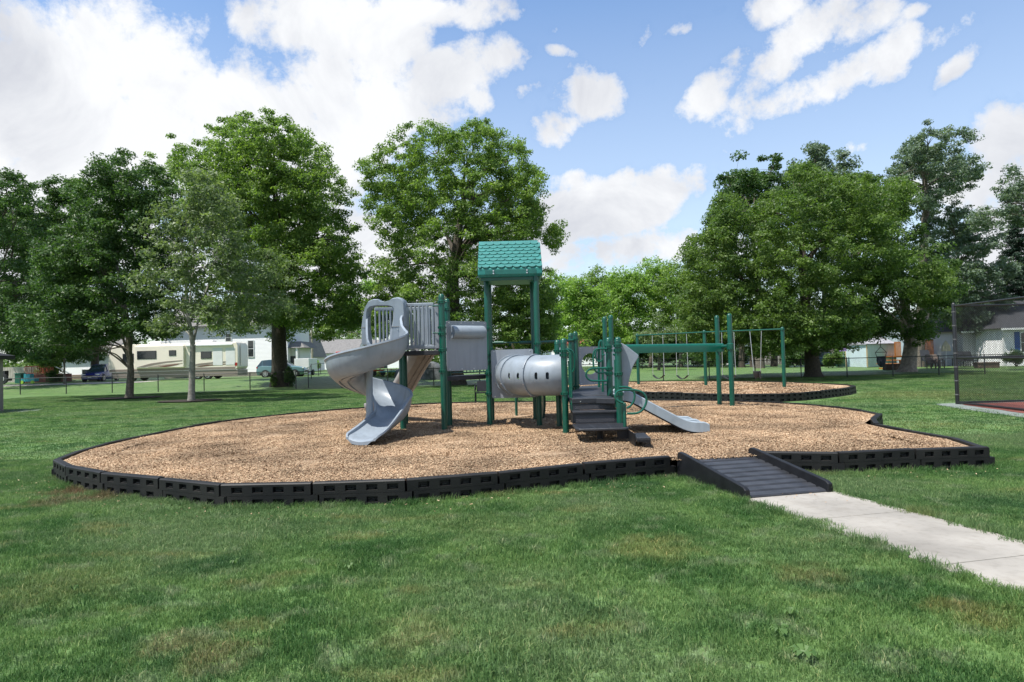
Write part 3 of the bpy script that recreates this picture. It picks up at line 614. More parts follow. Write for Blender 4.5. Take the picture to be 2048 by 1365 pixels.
# ---- slotted plastic barrier of the slide deck
def slotted(p, q, z0, z1, n):
    p, q = Vector((*p, 0)), Vector((*q, 0)); d = (q - p).normalized(); nn = Vector((d.y, -d.x, 0)); Ln = (q - p).length; t = .05
    def W(u, z, o=0): return p + d * u + nn * o + Vector((0, 0, z))
    mb = MB(); rw = .075
    for za, zb in ((z0, z0 + rw), (z1 - rw, z1)): mb.prism([W(0, za, -t / 2), W(Ln, za, -t / 2), W(Ln, zb, -t / 2), W(0, zb, -t / 2)], [W(0, za, t / 2), W(Ln, za, t / 2), W(Ln, zb, t / 2), W(0, zb, t / 2)])
    for ua, ub in ((0, .035), (Ln - .06, Ln)): mb.prism([W(ua, z0 + rw - .001, -t / 2), W(ub, z0 + rw - .001, -t / 2), W(ub, z1 - rw + .001, -t / 2), W(ua, z1 - rw + .001, -t / 2)], [W(ua, z0 + rw - .001, t / 2), W(ub, z0 + rw - .001, t / 2), W(ub, z1 - rw + .001, t / 2), W(ua, z1 - rw + .001, t / 2)])
    o = mb.build('slotted_barrier', GREY, PS, bevel=.015)
    pitch = (Ln - .095) / n; bw = pitch * .64
    for k in range(1, n):
        u = .035 + pitch * k; mb = MB(); secs = []
        for z, s_ in ((z0 + rw - .02, 1.35), (z0 + rw + .03, 1.0), (z1 - rw - .03, 1.0), (z1 - rw + .02, 1.35)):
            secs.append([W(u + bw / 2 * s_ * math.cos(R(a)), z, .026 * math.sin(R(a)) * 1.0) for a in range(0, 360, 36)])
        mb.loft(secs); mb.build('slat', GREY, o, smooth=True)
    return o
fa = at(811.5, 650, 14.98); fb_ = at(868.5, 650, 14.98)
slotted((fa.x, fa.y), (fb_.x, fb_.y), 2.03, 3.03, 6)
mb = MB(); mb.bb((fb_.x + .01, 14.97, 2.02), (-1.6, 15.05, 3.0)); mb.build('side_panel', GREYP, PS, bevel=.01)
for z in (2.36, 2.95):
    mb = MB(); mb.tube([(fb_.x - .02, 14.93, z), (A[0] - .04, 14.86, z)], .014, 6); mb.build('bracket', GREEN, PS)
slotted((-3.2, 15.95), (-2.55, 16.15), 2.03, 3.03, 7); slotted((-2.5, 16.15), (-1.6, 16.0), 2.03, 3.03, 9)
# ---- spiral slide with hood
SPX, SPY = -2.90, 13.78
SS = thing('spiral_slide', None, None, (SPX, SPY - 15, 0)); SS.parent = PS
def chute(ctrl, name, parent, rimseg=8, m=GREY):
    """ctrl: list of (point, outward lateral vector, half width, outer rim height, inner rim height)"""
    secs = []
    for ci, (P, lat, hw, ho, hi) in enumerate(ctrl):
        prof = []; gv = .03 if name == 'chute' and ci < len(ctrl) - 9 or parent.name != 'spiral_slide' else 0.0
        # inside surface from inner rim to outer rim, then back underneath
        inner = [(-hw, hi), (-hw * .985, hi * .55), (-hw * .90, min(.10, hi * .5)), (-hw * .68, .015), (-hw * .3, -.006), (hw * .1, -.004), (hw * .45, .010), (hw * .72, min(.06, ho * .3)), (hw * .9, min(.16, ho * .5)), (hw * .98, ho * .72), (hw, ho)]
        T = .03
        outer = [(hw + .045, ho + .012), (hw + .055, ho - .02), (hw + .03, ho - .045), (hw + .022, min(ho * .62, ho - .05)), (hw * .95, min(.12, ho * .3)), (hw * .74, min(.012, ho * .1 - .01)), (hw * .50, -.055), (hw * .36, -.06), (hw * .34, -.06 + gv), (hw * .22, -.06 + gv), (hw * .20, -.062),
                 (-hw * .12, -.064), (-hw * .14, -.064 + gv), (-hw * .26, -.064 + gv), (-hw * .28, -.064), (-hw * .74, -.045), (-hw * .97, min(.05, hi * .2)), (-hw - .03, hi * .5), (-hw - .045, hi - .03), (-hw - .04, hi + .012)]
        secs.append([P + lat * u + Vector((0, 0, v)) for u, v in inner + outer])
    mb = MB(); mb.loft(secs); return mb.build(name, m, parent, smooth=True)
def spiral():
    ctrl = []
    Rm = .47; Z = Vector((0, 0, 1))
    def addp(P, lat, hw, ho, hi): ctrl.append((Vector(P), Vector(lat).normalized(), hw, ho, hi))
    # approach from the hood
    key = [(-2.745, 15.05, 1.985, .80, .80), (-2.74, 14.70, 1.975, .78, .74), (-2.70, 14.40, 1.955, .70, .45), (-2.64, 14.15, 1.915, .58, .33)]
    for x, y, z, ho, hi in key: addp((x, y, z), (1, 0, 0), .36 if y > 14.6 else .34, ho, hi)
    for k in range(0, 43):
        th = 12 - (12 + 360 + 14) * k / 42   # degrees, clockwise seen from above, from east round the west side
        a = R(th); r = Rm if k > 3 else Rm - .10 + .025 * k * 1.3
        prog = (12 - th) / 386
        zz = np.interp(12 - th, [0, 30, 100, 190, 285, 370, 386], [1.87, 1.82, 1.62, 1.42, 1.02, .66, .60])
        ho = np.interp(12 - th, [0, 40, 100, 190, 285, 386], [.52, .46, .42, .37, .36, .42]); hi = np.interp(12 - th, [0, 40, 386], [.28, .18, .16])
        addp((SPX + r * math.cos(a), SPY + r * math.sin(a), zz), (math.cos(a), math.sin(a), 0), .345, ho, hi)
    # run-out
    for s_, z, ho, hi, bend in ((.22, .54, .33, .15, 1), (.45, .475, .27, .14, 3), (.68, .42, .2, .13, 6), (.88, .385, .14, .12, 9), (1.04, .37, .10, .10, 12), (1.14, .362, .085, .085, 14), (1.20, .345, .075, .075, 15), (1.235, .315, .07, .07, 15)):
        a = R(-14 - bend * .9); d = Vector((math.sin(a), -math.cos(a), 0)); lat = Vector((math.cos(a), math.sin(a), 0)); a0 = R(-14)
        base = Vector((SPX + Rm * math.cos(a0), SPY + Rm * math.sin(a0), 0)) + Vector((math.sin(R(-17)), -math.cos(R(-17)), 0)) * s_
        addp((base.x, base.y, z), lat, .35 - (.02 if s_ > 1.17 else 0) - (.03 if s_ > 1.22 else 0), ho, hi)
    chute(ctrl, 'chute', SS)
spiral()
mb = MB(); mb.lathe((SPX, SPY, 0), [(.16, .10), (.155, .35), (.115, .5), (.075, .75), (.068, 1.0), (.07, 1.45), (.10, 1.7), (.13, 1.85)], 20); mb.build('centre_column', GREY, SS, smooth=True)
def hood():
    y0, y1 = 14.66, 15.30
    q = lambda px, py: (at(px, py, 14.75).x, at(px, py, 14.75).z)
    outer = [q(724, 690), q(723.5, 656), q(726, 636), q(731, 615), q(738, 603), q(748, 599), q(758, 599), q(762, 603.5), q(770, 604), q(778, 602), q(786, 597), q(797, 595), q(805, 597), q(810.5, 605), q(812, 625), q(812, 656), q(812.5, 700)]
    inner = [q(736, 690), q(736, 656), q(735, 640), q(734, 630), q(735, 622), q(740, 616), q(748, 613.5), q(757, 612), q(766, 612), q(774, 612.5), q(781, 614), q(786, 617), q(788, 624), q(787.5, 636), q(785, 650), q(782, 662), q(777, 700)]
    n = len(outer); mb = MB(); L_ = []
    def ring(pts, y, sc=1.0, dz=0):
        return [Vector((x, y, z + dz)) for x, z in pts]
    cx = sum(p[0] for p in inner) / n
    mid = [((a[0] + b[0]) / 2, (a[1] + b[1]) / 2) for a, b in zip(outer, inner)]
    inn2 = [(p[0] + (.0), p[1]) for p in inner]
    rows = [ring([((o[0] * .96 + i[0] * .04), o[1] * .985 + i[1] * .015) for o, i in zip(outer, inner)], y1), ring(outer, y0 + .28), ring(outer, y0 + .06), ring([(o[0] * .88 + i[0] * .12, o[1] * .88 + i[1] * .12) for o, i in zip(outer, inner)], y0),
            ring([(o[0] * .12 + i[0] * .88, o[1] * .12 + i[1] * .88) for o, i in zip(outer, inner)], y0 + .005), ring(inner, y0 + .04), ring(inner, y0 + .25), ring([((o[0] * .5 + i[0] * .5), o[1] * .5 + i[1] * .5) for o, i in zip(outer, inner)], y1)]
    k = len(rows); vs = [p for r_ in rows for p in r_]
    fs = [(i * n + j, i * n + j + 1, ((i + 1) % k) * n + j + 1, ((i + 1) % k) * n + j) for i in range(k) for j in range(n - 1)]
    fs += [tuple(i * n for i in range(k)), tuple(i * n + n - 1 for i in reversed(range(k)))]
    mb.add(vs, fs); mb.build('slide_hood', GREY, SS, smooth=True)
    mb = MB(); z = q(724, 656)[1]
    for a, b in ((q(723.3, 656), q(736.2, 656)), (q(784, 656), q(812.6, 656))): mb.bb((a[0], y0 - .004, z - .006), (b[0], y1 - .2, z + .006))
    mb.build('seam', GROOVE, SS)
    mb = MB()
    for px, py in ((795.5, 659), (809, 658.5), (738.5, 658.5), (749, 659)): c = at(px, py, y0 - .002); mb.tube([c, c + Vector((0, -.012, 0))], .01, 8)
    mb.build('bolt', BOLT, SS)
hood()
# ---- straight slide going off behind the slide deck
mb_ctrl = []
pth = cat_path([(-1.98, 16.05, 1.98), (-2.02, 16.25, 1.93), (-2.35, 16.72, 1.52), (-2.72, 17.2, 1.0), (-3.0, 17.6, .72), (-3.45, 18.2, .50), (-3.75, 18.6, .42)], 5)
for i, p in enumerate(pth):
    t = (pth[min(i + 1, len(pth) - 1)] - pth[max(i - 1, 0)]); lat = Vector((-t.y, t.x, 0)).normalized(); mb_ctrl.append((p, -lat, .30, .22, .22))
bs_ = thing('straight_slide', None, None, (-2, 1, 0)); bs_.parent = PS
chute(mb_ctrl, 'chute', bs_, m=mat('slide_underside', (.30, .29, .29), .5, .1, 3))
# ---- double slide on the right
DS = thing('double_slide', None, None, (2.3, -1.4, 0)); DS.parent = PS
def dslide():
    x0 = 2.06; prof = [(0, .965), (.10, .955), (.25, .90), (.5, .755), (.8, .585), (1.05, .445), (1.2, .375), (1.35, .335), (1.5, .322), (1.66, .32)]
    xs = [x0 + a for a, _ in prof]; zz = [b for _, b in prof]; pr = cat_path([(a, 0, b) for a, b in zip(xs, zz)], 3)
    ya, yb = 13.07, 14.27; lanes = [(ya + .04, (ya + yb) / 2 - .025), ((ya + yb) / 2 + .025, yb - .04)]
    mb = MB(); secs = []
    for p in pr: secs.append([(p.x, ya + .02, p.z + .02), (p.x, ya + .06, p.z), (p.x, (ya + yb) / 2 - .04, p.z), (p.x, (ya + yb) / 2, p.z + .02), (p.x, (ya + yb) / 2 + .04, p.z), (p.x, yb - .06, p.z), (p.x, yb - .02, p.z + .02), (p.x, yb - .02, p.z - .03), (p.x, ya + .02, p.z - .03)])
    mb.loft(secs); mb.build('slide_bed', GREYL, DS, smooth=True)
    for y in (ya, (ya + yb) / 2, yb):
        mb = MB(); secs = []; n = len(pr); th = .035
        for i, p in enumerate(pr):
            f = i / (n - 1); h = .14 if f > .1 else .06 + .08 * f / .1
            if f > .93: h = .14 - .05 * (f - .93) / .07
            b = -.06 if f < .97 else -.04
            secs.append([(p.x, y - th, p.z + b), (p.x, y + th, p.z + b), (p.x, y + th, p.z + h - .02), (p.x, y + th * .4, p.z + h), (p.x, y - th * .4, p.z + h), (p.x, y - th, p.z + h - .02)])
        mb.loft(secs); mb.build('slide_wall', GREYL, DS, smooth=True)
    mb = MB(); secs = []
    for p in pr[:int(len(pr) * .8)]: secs.append([(p.x, ya - .02, p.z - .09), (p.x, ya + .03, p.z - .09), (p.x, ya + .03, p.z - .062), (p.x, ya - .02, p.z - .062)])
    mb.loft(secs); mb.build('slide_stringer', BLACK, DS)
    # flared side fins at the top
    for yy, sgn in ((12.92, 1), (14.32, 1)):
        q = lambda px, py: at(px, py, 12.92)
        out = [q(1229, 692), (q(1231, 687)), q(1236, 686.5), q(1244, 687), q(1252, 691), q(1262, 699), q(1274, 708), q(1277.5, 711.5), q(1276.8, 716), q(1271, 725), q(1265.5, 735), q(1260.5, 752), q(1257.5, 768), q(1256, 779), q(1238, 780), q(1232, 740)]
        mb = MB(); mb.prism([Vector((p.x, yy, p.z)) for p in out], [Vector((p.x + .0, yy + .045, p.z)) for p in out]); mb.build('side_fin', GREY, DS, bevel=.014)
dslide()
# ---- tunnel
TN = thing('crawl_tunnel', None, None, (.4, -.3, 0)); TN.parent = PS
def tunnel():
    zc = 1.385; rad = .425; p0 = Vector((.03, 15.60, zc)); p1 = Vector((1.04, 14.36, zc))
    cen = []; n = 24
    for i in range(n + 1):
        a = PI / 2 * i / n; cen.append(Vector((p0.x + (p1.x - p0.x) * (1 - math.cos(a)), p0.y + (p1.y - p0.y) * math.sin(a), zc)))
    M_ = 32; rows = []
    for i, c in enumerate(cen):
        t = (cen[min(i + 1, n)] - cen[max(i - 1, 0)]).normalized(); s_ = Vector((t.y, -t.x, 0)) * -1
        rows.append([c + (s_ * math.cos(2 * PI * j / M_) + Vector((0, 0, 1)) * math.sin(2 * PI * j / M_)) * (rad + (.006 if j % 4 == 0 else 0)) for j in range(M_)])
    # view slots cut out of the wall facing outwards
    skip = set()
    vs = [p for r_ in rows for p in r_]; fs = []
    # slot faces: find columns on the camera side (outer side of the bend faces -x/-y)
    for i in range(n):
        for j in range(M_):
            f = (i * M_ + j, i * M_ + (j + 1) % M_, (i + 1) * M_ + (j + 1) % M_, (i + 1) * M_ + j)
            fs.append(f)
    t_ = MB(); t_.add(vs, fs); o = t_.build('tunnel_tube', GREY, TN, smooth=True)
    sd = o.modifiers.new('wall', 'SOLIDIFY'); sd.thickness = .012
    # slots: boolean cutters are avoided, real dark recesses with rims instead
    def side(i_f, ang):
        i = int(i_f); f = i_f - i; c = cen[i].lerp(cen[min(i + 1, n)], f); t = (cen[min(i + 1, n)] - cen[max(i - 1, 0)]).normalized(); s_ = Vector((t.y, -t.x, 0)) * -1
        nrm = s_ * math.cos(ang) + Vector((0, 0, 1)) * math.sin(ang); return c + nrm * rad, nrm, t
    return cen, rad, side, n, M_, o
cen, rad, side, TNn, TNM, tube_o = tunnel()
def cut_slots():
    """remove real slots from the tube: cylinders turned into a boolean difference, applied to the mesh"""
    cut = MB()
    def capsule(c, nrm, t, hw=.034, hh=.075, dep=.2):
        up = Vector((0, 0, 1)); tt = t; pts = []
        for k in range(16):
            a = 2 * PI * k / 16; pts.append(tt * hw * math.cos(a) + up * ((hh - hw) * (1 if math.sin(a) >= 0 else -1) + hw * math.sin(a)))
        cut.prism([c + p - nrm * dep for p in pts], [c + p + nrm * dep for p in pts])
    for tgt in (1000.5, 1018, 1035.5, 1071.5, 1096.5):
        best = None
        for sgn in (0, PI):
            for k in range(0, TNn * 10):
                c, nrm, t = side(k / 10, sgn)
                if nrm.y > 0: continue
                d = c - Vector((0, 0, CAMH)); loc = MCAM.to_3x3().transposed() @ d; px = 1024 + FPX * loc.x / -loc.z
                if best is None or abs(px - tgt) < best[0]: best = (abs(px - tgt), c, nrm, t)
        _, c, nrm, t = best; capsule(c, nrm, t)
        # matching slot on the far wall
        c2 = c - nrm * 2 * rad; capsule(c2, -nrm, t)
    co = cut.build('cutter', None); bm = tube_o.modifiers.new('slots', 'BOOLEAN'); bm.operation = 'DIFFERENCE'; bm.object = co; bm.solver = 'EXACT'
    bpy.context.view_layer.update(); dg = bpy.context.evaluated_depsgraph_get()
    me = bpy.data.meshes.new_from_object(tube_o.evaluated_get(dg)); tube_o.modifiers.clear(); tube_o.data = me
    me.polygons.foreach_set('use_smooth', [True] * len(me.polygons))
    try: me.set_sharp_from_angle(angle=R(35))
    except Exception: pass
    bpy.data.objects.remove(co)
cut_slots()
def rings():
    def ringat(i, r0, r1, wd, name, m=GREY):
        c = cen[i]; t = (cen[min(i + 1, TNn)] - cen[max(i - 1, 0)]).normalized(); s_ = Vector((t.y, -t.x, 0)); U = Vector((0, 0, 1)); rows = []
        for rr, o_ in ((r0, -wd), (r1, -wd), (r1 + .006, 0), (r1, wd), (r0, wd)):
            rows.append([c + t * o_ + (s_ * math.cos(2 * PI * j / 48) + U * math.sin(2 * PI * j / 48)) * rr for j in range(48)])
        mb = MB(); k = len(rows); vs = [p for r_ in rows for p in r_]; mb.add(vs, [(i_ * 48 + j, i_ * 48 + (j + 1) % 48, ((i_ + 1) % k) * 48 + (j + 1) % 48, ((i_ + 1) % k) * 48 + j) for i_ in range(k) for j in range(48)])
        o = mb.build(name, m, TN, smooth=True); mb = MB()
        for k_ in range(8):
            a = 2 * PI * (k_ + .5) / 8; p = c + (s_ * math.cos(a) + U * math.sin(a)) * (r1 + .004); nn = (p - c).normalized(); mb.tube([p, p + nn * .008], .012, 6)
        mb.build('bolt', BOLT, o)
    ringat(7, rad - .002, rad + .03, .018, 'joint_ring'); ringat(15, rad - .002, rad + .03, .018, 'joint_ring'); ringat(0, rad, rad + .035, .012, 'joint_ring'); ringat(TNn, rad, rad + .035, .012, 'joint_ring')
rings()
bl, br = at(983.5, 750, 15.66), at(1067.5, 750, 15.56)
panel('tunnel_panel', (bl.x, bl.y), (br.x, br.y), .86, 1.965, hole=((br.x - bl.x) / 2 + .02, 1.385, rad + .01), parent=TN, boltn=2, r=.04)
panel('tunnel_panel', (1.05, 14.90), (1.05, 13.80), .80, 1.97, hole=(.54, 1.385, rad + .01), parent=TN, boltn=2, r=.04)
# ---- roof
def roof():
    RF = thing('roof', None, None, (0, 1, 0)); RF.parent = PS
    yc = 16.2; ye = 15.32; yb = 17.1
    zl = at(956, 538, ye).z; zr_ = at(1084.5, 535.6, ye).z; ze = (zl + zr_) / 2; xl = at(955.5, 538, ye).x; xr = at(1084.7, 536, ye).x
    zr = at(1018, 486, yc).z; xl2 = at(956, 487, yc).x + .03; xr2 = at(1081.3, 485, yc).x - .03; xl2 = xl + .0; xr2 = xr - .0
    zs = at(1020, 552, ye).z
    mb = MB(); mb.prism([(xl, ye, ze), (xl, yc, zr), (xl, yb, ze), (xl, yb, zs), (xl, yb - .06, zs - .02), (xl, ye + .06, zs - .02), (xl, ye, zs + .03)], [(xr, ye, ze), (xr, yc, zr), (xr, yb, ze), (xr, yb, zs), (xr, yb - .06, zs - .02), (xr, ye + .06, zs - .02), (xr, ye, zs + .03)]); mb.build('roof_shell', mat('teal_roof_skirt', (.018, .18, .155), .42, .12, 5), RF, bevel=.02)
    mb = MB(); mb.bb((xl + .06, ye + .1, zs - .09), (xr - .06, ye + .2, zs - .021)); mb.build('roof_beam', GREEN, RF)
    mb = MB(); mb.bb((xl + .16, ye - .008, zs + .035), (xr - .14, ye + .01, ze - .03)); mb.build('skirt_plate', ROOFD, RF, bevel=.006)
    mb = MB()
    for x in (xl + .35, xr - .35):
        for z in (zs + .06, ze - .055): mb.tube([(x, ye - .006, z), (x, ye - .03, z)], .018, 8)
    mb.build('bolt', BOLT, RF)
    # scalloped shingles, real overlapping plates
    sl_ = Vector((0, yc - ye, zr - ze)); SL = sl_.length; sl_.normalize(); nn = Vector((0, -sl_.z, sl_.y)); rows = 8; pitch = SL / rows; cw = (xr - xl) / 8.3
    proto = None
    def scallop():
        r = cw / 2; th = .030; dep = pitch * 1.05; mb = MB(); pts = [(-r, 0), (r, 0)]
        pts = [(-r * .999, dep)] + [(-r * math.cos(PI * k / 10), -math.sin(PI * k / 10) * r * .78) for k in range(11)] + [(r * .999, dep)]
        top = [Vector((u, 0, 0)) + sl_ * v + nn * (th * (1 - max(0, v) / dep) + .002) for u, v in pts]; bot = [Vector((u, 0, 0)) + sl_ * v + nn * -.004 for u, v in pts]
        mb.prism(bot, top); return mb
    for k in range(rows):
        v = pitch * k + cw * .39; off = 0 if k % 2 else .5; i = 0
        x = xl + cw * (0.5 - off) 
        while x < xr + .01:
            lo, hi = max(xl, x - cw / 2), min(xr, x + cw / 2)
            if hi - lo > cw * .2:
                cx_ = (lo + hi) / 2; sc = (hi - lo) / cw; loc = Vector((cx_, ye, ze)) + sl_ * (v - pitch * .0) + nn * .002
                if v + pitch > SL: pass
                loc = loc - Vector((0, 16, 0))
                if proto is None: proto = scallop().build('shingle', ROOFM, RF, world=False); c = proto
                else: c = share(proto, RF, (0, 0, 0))
                c.location = loc; c.scale = (sc * .985, 1, 1)
            x += cw
roof()
# overhead pipes behind the tunnel
mb = MB(); a = at(985, 686, 16.9); b = at(1072, 685.5, 16.7); c = at(1150, 681, 17.5); mb.tube([a, b], .02, 10); mb.tube([b, c], .034, 10); mb.build('overhead_pipe', GREEN, PS, smooth=True)
for u0, u1 in ((.04, .26), (.62, .92)): mb = MB(); mb.tube([a.lerp(b, u0), a.lerp(b, u1)], .04, 10); mb.build('pipe_sleeve', GREEN, PS, smooth=True)
ac = MB(); q0 = at(1033, 828, 18.3); ac.tube(cat_path([(q0.x, 18.3, .15), (q0.x, 18.3, 1.6), (q0.x - .03, 18.1, 2.0), (q0.x - .1, 17.6, 2.15), (q0.x - .12, 17.1, 2.1)], 5), .035, 8); ac.build('climber_rail', GREEN, PS, smooth=True)
mb = MB(); secs = []
for t in range(13):
    u = t / 12; x = at(1079, 800, 16.9).x + .10 * math.sin(u * 2.6) ; secs.append([(x, 16.75 + .1 * u, 1.35 - u * 1.1), (x + .05, 16.75 + .1 * u, 1.35 - u * 1.1), (x + .05, 17.6 + .1 * u, 1.35 - u * 1.1), (x, 17.6 + .1 * u, 1.35 - u * 1.1)])
mb.loft(secs); mb.build('climbing_wall', mat('dark_green_plastic', (.004, .045, .032), .5, .1, 5), PS, smooth=True)
# ---- rear hole panel
ha = at(1157, 730, 17.5); hb = at(1216, 730, 18.0); panel('lookout_panel', (ha.x, ha.y), (hb.x, hb.y), at(1160, 771, 17.5).z, at(1160, 694, 17.5).z, hole=(at(1183.6, 728, 17.7).x - ha.x, at(1183.6, 728, 17.6).z, .275), boltn=3)
# ---- climbing arches and loop rails
def loop(pts, Y, closed=False, r=.019, n=6, name='loop_rail', m=LGREEN):
    P = [at(p[0], p[1], p[2] if len(p) > 2 else Y) for p in pts]; mb = MB(); mb.tube(cat_path(P, n, closed), r, 8, closed=closed); return mb.build(name, m, PS, smooth=True)
loop([(1131, 699), (1136, 702), (1140.5, 712), (1142, 735), (1143, 780), (1144, 822)], 13.55); loop([(1137, 722), (1138.4, 745), (1140, 790), (1141, 818)], 13.7)
loop([(1121, 699), (1136, 699), (1144.5, 703), (1149, 714), (1149, 735), (1144, 746), (1136, 752)], 14.7)
loop([(1214, 698), (1200, 698), (1190, 701), (1186.7, 712), (1187.2, 733), (1191, 742), (1198, 746.2), (1214, 745.5)], 13.95)
loop([(1214, 737), (1196, 737), (1182, 738), (1174, 744), (1172.5, 752), (1177, 759), (1186, 762), (1214, 762)], 13.9)
loop([(1226, 709), (1231, 712), (1235.5, 724), (1236.5, 745), (1237, 780), (1237.5, 819)], 12.95); loop([(1229.5, 720), (1230.5, 745), (1231, 780), (1231.5, 815)], 13.1)
loop([(1198.6, 775), (1198, 740), (1198, 700), (1199.5, 686), (1202, 682.5), (1204, 686), (1205, 700), (1205.5, 740), (1206, 790)], 15.6, r=.03)
loop([(1199, 699), (1193, 702), (1191, 711), (1193, 720), (1199, 724), (1205, 720)], 15.55); loop([(1205, 710), (1216, 710)], 15.2); loop([(1205, 736), (1216, 736)], 15.2)
loop([(1247, 806.7), (1239, 804), (1232, 799), (1230.5, 792), (1234, 784.5), (1242, 781), (1256, 780.5), (1270, 780.6), (1282, 784), (1290, 791), (1293, 801), (1290, 812), (1283, 822), (1272, 827), (1254, 827.5)], 12.05, r=.02)
loop([(1238, 774.7), (1252, 774.7), (1262, 778), (1269, 788), (1268, 801), (1262, 811), (1254, 816.5)], 12.4, r=.02)
lp = at(1250, 853, 12.1); post(lp.x, 12.1, at(1249, 805, 12.1).z, z0=.46, r=.03)
# ---- stairs
ST = thing('transfer_stairs', None, None, (1.6, -2.5, 0)); ST.parent = PS
def stairs():
    PERF = newmat('perforated_riser'); nt = PERF.node_tree; N = nt.nodes.new; L = nt.links.new; b = nt.nodes['Principled BSDF']; b.inputs['Roughness'].default_value = .5
    b.inputs['Base Color'].default_value = (.022, .024, .03, 1)
    x0, x1 = at(1145, 820, 13.2).x, at(1230, 820, 13.2).x
    def tread(z, ya, yb, xa, xb, t=.045, bev=.012): mb = MB(); mb.bb((xa, ya, z - t), (xb, yb, z)); return mb.build('tread', DECKM, ST, bevel=bev)
    def riser(y, za, zb, xa, xb):
        mb = MB(); mb.bb((xa, y, za), (xb, y + .012, zb)); o = mb.build('riser', PERF, ST)
        hb = MB(); nx = int((xb - xa - .12) / .026); nz = int((zb - za - .05) / .022)
        for j in range(nz):
            for i in range(nx):
                cx = xa + .06 + (i + .5 * (j % 2)) * .026; cz = za + .03 + j * .022; hb.add([(cx + .006 * math.cos(PI / 3 * k), y - .0025, cz + .006 * math.sin(PI / 3 * k)) for k in range(6)], [tuple(range(6))])
        p = hb.build('perforation', mat('riser_hole', (.16, .15, .16), .8, .3, 30), o); p['kind'] = 'stuff'
    zf = .945; y_top = 13.28
    mb = MB(); mb.bb((x0, y_top - .02, zf - .095), (x1 + .02, y_top + .03, zf + .004)); mb.build('deck_lip', DECKM, ST, bevel=.012)
    mb = MB(); mb.bb((x0, y_top, zf - .03), (x1, 13.9, zf + .003)); mb.build('tread', DECKM, ST, bevel=.008)
    mb = MB()
    for fx in (.2, .70, .95): c = Vector((x0 + (x1 - x0) * fx, y_top - .02, zf - .055)); mb.tube([c, c + Vector((0, -.01, 0))], .010, 8)
    mb.build('bolt', BOLT, ST)
    z2 = .725; y2 = 12.90; xa, xb = at(1145, 824, y2).x, at(1237.5, 824, y2).x
    riser(y_top - .005, z2 + .003, zf - .097, x0 + .01, x1); tread(z2, y2, y_top, xa, xb)
    z3 = .50; xc, xd = at(1145, 846, 12.87).x, at(1238, 843, 12.87).x
    riser(y2 + .03, z3 + .003, z2 - .047, xa + .01, xb)
    for x in (xa, xb - .015): mb = MB(); mb.prism([(x, y2, z3 + .0), (x, y_top + .1, z3 + .0), (x, y_top + .1, zf - .11), (x, y_top, zf - .12), (x, y_top - .02, z2 + .01), (x, y2, z2 - .01)], [(x + .015, y2, z3), (x + .015, y_top + .1, z3), (x + .015, y_top + .1, zf - .11), (x + .015, y_top, zf - .12), (x + .015, y_top - .02, z2 + .01), (x + .015, y2, z2 - .01)]); mb.build('stringer', BLACK, ST)
    # transfer platform, ribbed
    yf = 11.98; pl, pr_ = at(1155, 860, yf), at(1259, 857, yf); bl_, br_ = at(1144.5, 846, 12.9), at(1247, 843, 12.9)
    out = [(bl_.x, 12.92), (pl.x - .02, yf + .15), (pl.x + .02, yf + .02), (pl.x + .08, yf), (pr_.x - .06, yf), (pr_.x, yf + .04), (pr_.x + .0, yf + .2), (br_.x, 12.92)]
    mb = MB(); mb.prism([(x, y, z3 - .05) for x, y in out], [(x, y, z3) for x, y in out]); o = mb.build('transfer_platform', DECKM, ST, bevel=.018)
    n = 44
    for k in range(n):
        u = (k + .5) / n
        if .30 < u < .345 or .64 < u < .68: continue
        xa_ = bl_.x + (br_.x - bl_.x) * u; xb_ = pl.x + .05 + (pr_.x - pl.x - .08) * u
        mb = MB(); mb.prism([(xa_ - .005, 12.86, z3 - .01), (xa_ + .005, 12.86, z3 - .01), (xa_ + .005, 12.86, z3 + .005), (xa_ - .005, 12.86, z3 + .005)], [(xb_ - .005, yf + .06, z3 - .01), (xb_ + .005, yf + .06, z3 - .01), (xb_ + .005, yf + .06, z3 + .005), (xb_ - .005, yf + .06, z3 + .005)])
        mb.build('rib', DECKM, o)
    mb = MB(); c = at(1200, 870, 12.5); mb.lathe((c.x, 12.5, 0), [(.062, .08), (.062, .46)], 16); mb.build('support_post', BLACK, ST, smooth=True)
    # low first step with bracket
    s0, s1 = at(1259, 866, 12.05), at(1301, 879, 11.35); zs = .395
    lo = [(s0.x - .02, 12.05), (s0.x + .0, 11.35), (s1.x, 11.33), (at(1289.5, 867, 12.05).x, 12.05)]
    mb = MB(); mb.prism([(x, y, zs - .055) for x, y in lo], [(x, y, zs) for x, y in lo]); mb.build('low_step', DECKM, ST, bevel=.012)
    fr = [(lo[1][0], zs - .05), (lo[2][0], zs - .05), (lo[2][0], zs - .135), (lo[2][0] - .12, zs - .145), (lo[1][0] + .22, zs - .09), (lo[1][0] + .14, zs - .075), (lo[1][0], zs - .07)]
    mb = MB(); mb.prism([(x, 11.335, z) for x, z in fr], [(x, 11.36, z) for x, z in fr]); mb.build('step_apron', BLACK, ST)
    mb = MB(); mb.bb((s0.x - .22, 12.04, .30), (s0.x - .0, 12.06, z3 - .05)); mb.bb((s0.x - .02, 11.45, .25), (s0.x - .0, 12.06, z3 - .055)); mb.build('step_bracket', BLACK, ST)
stairs()
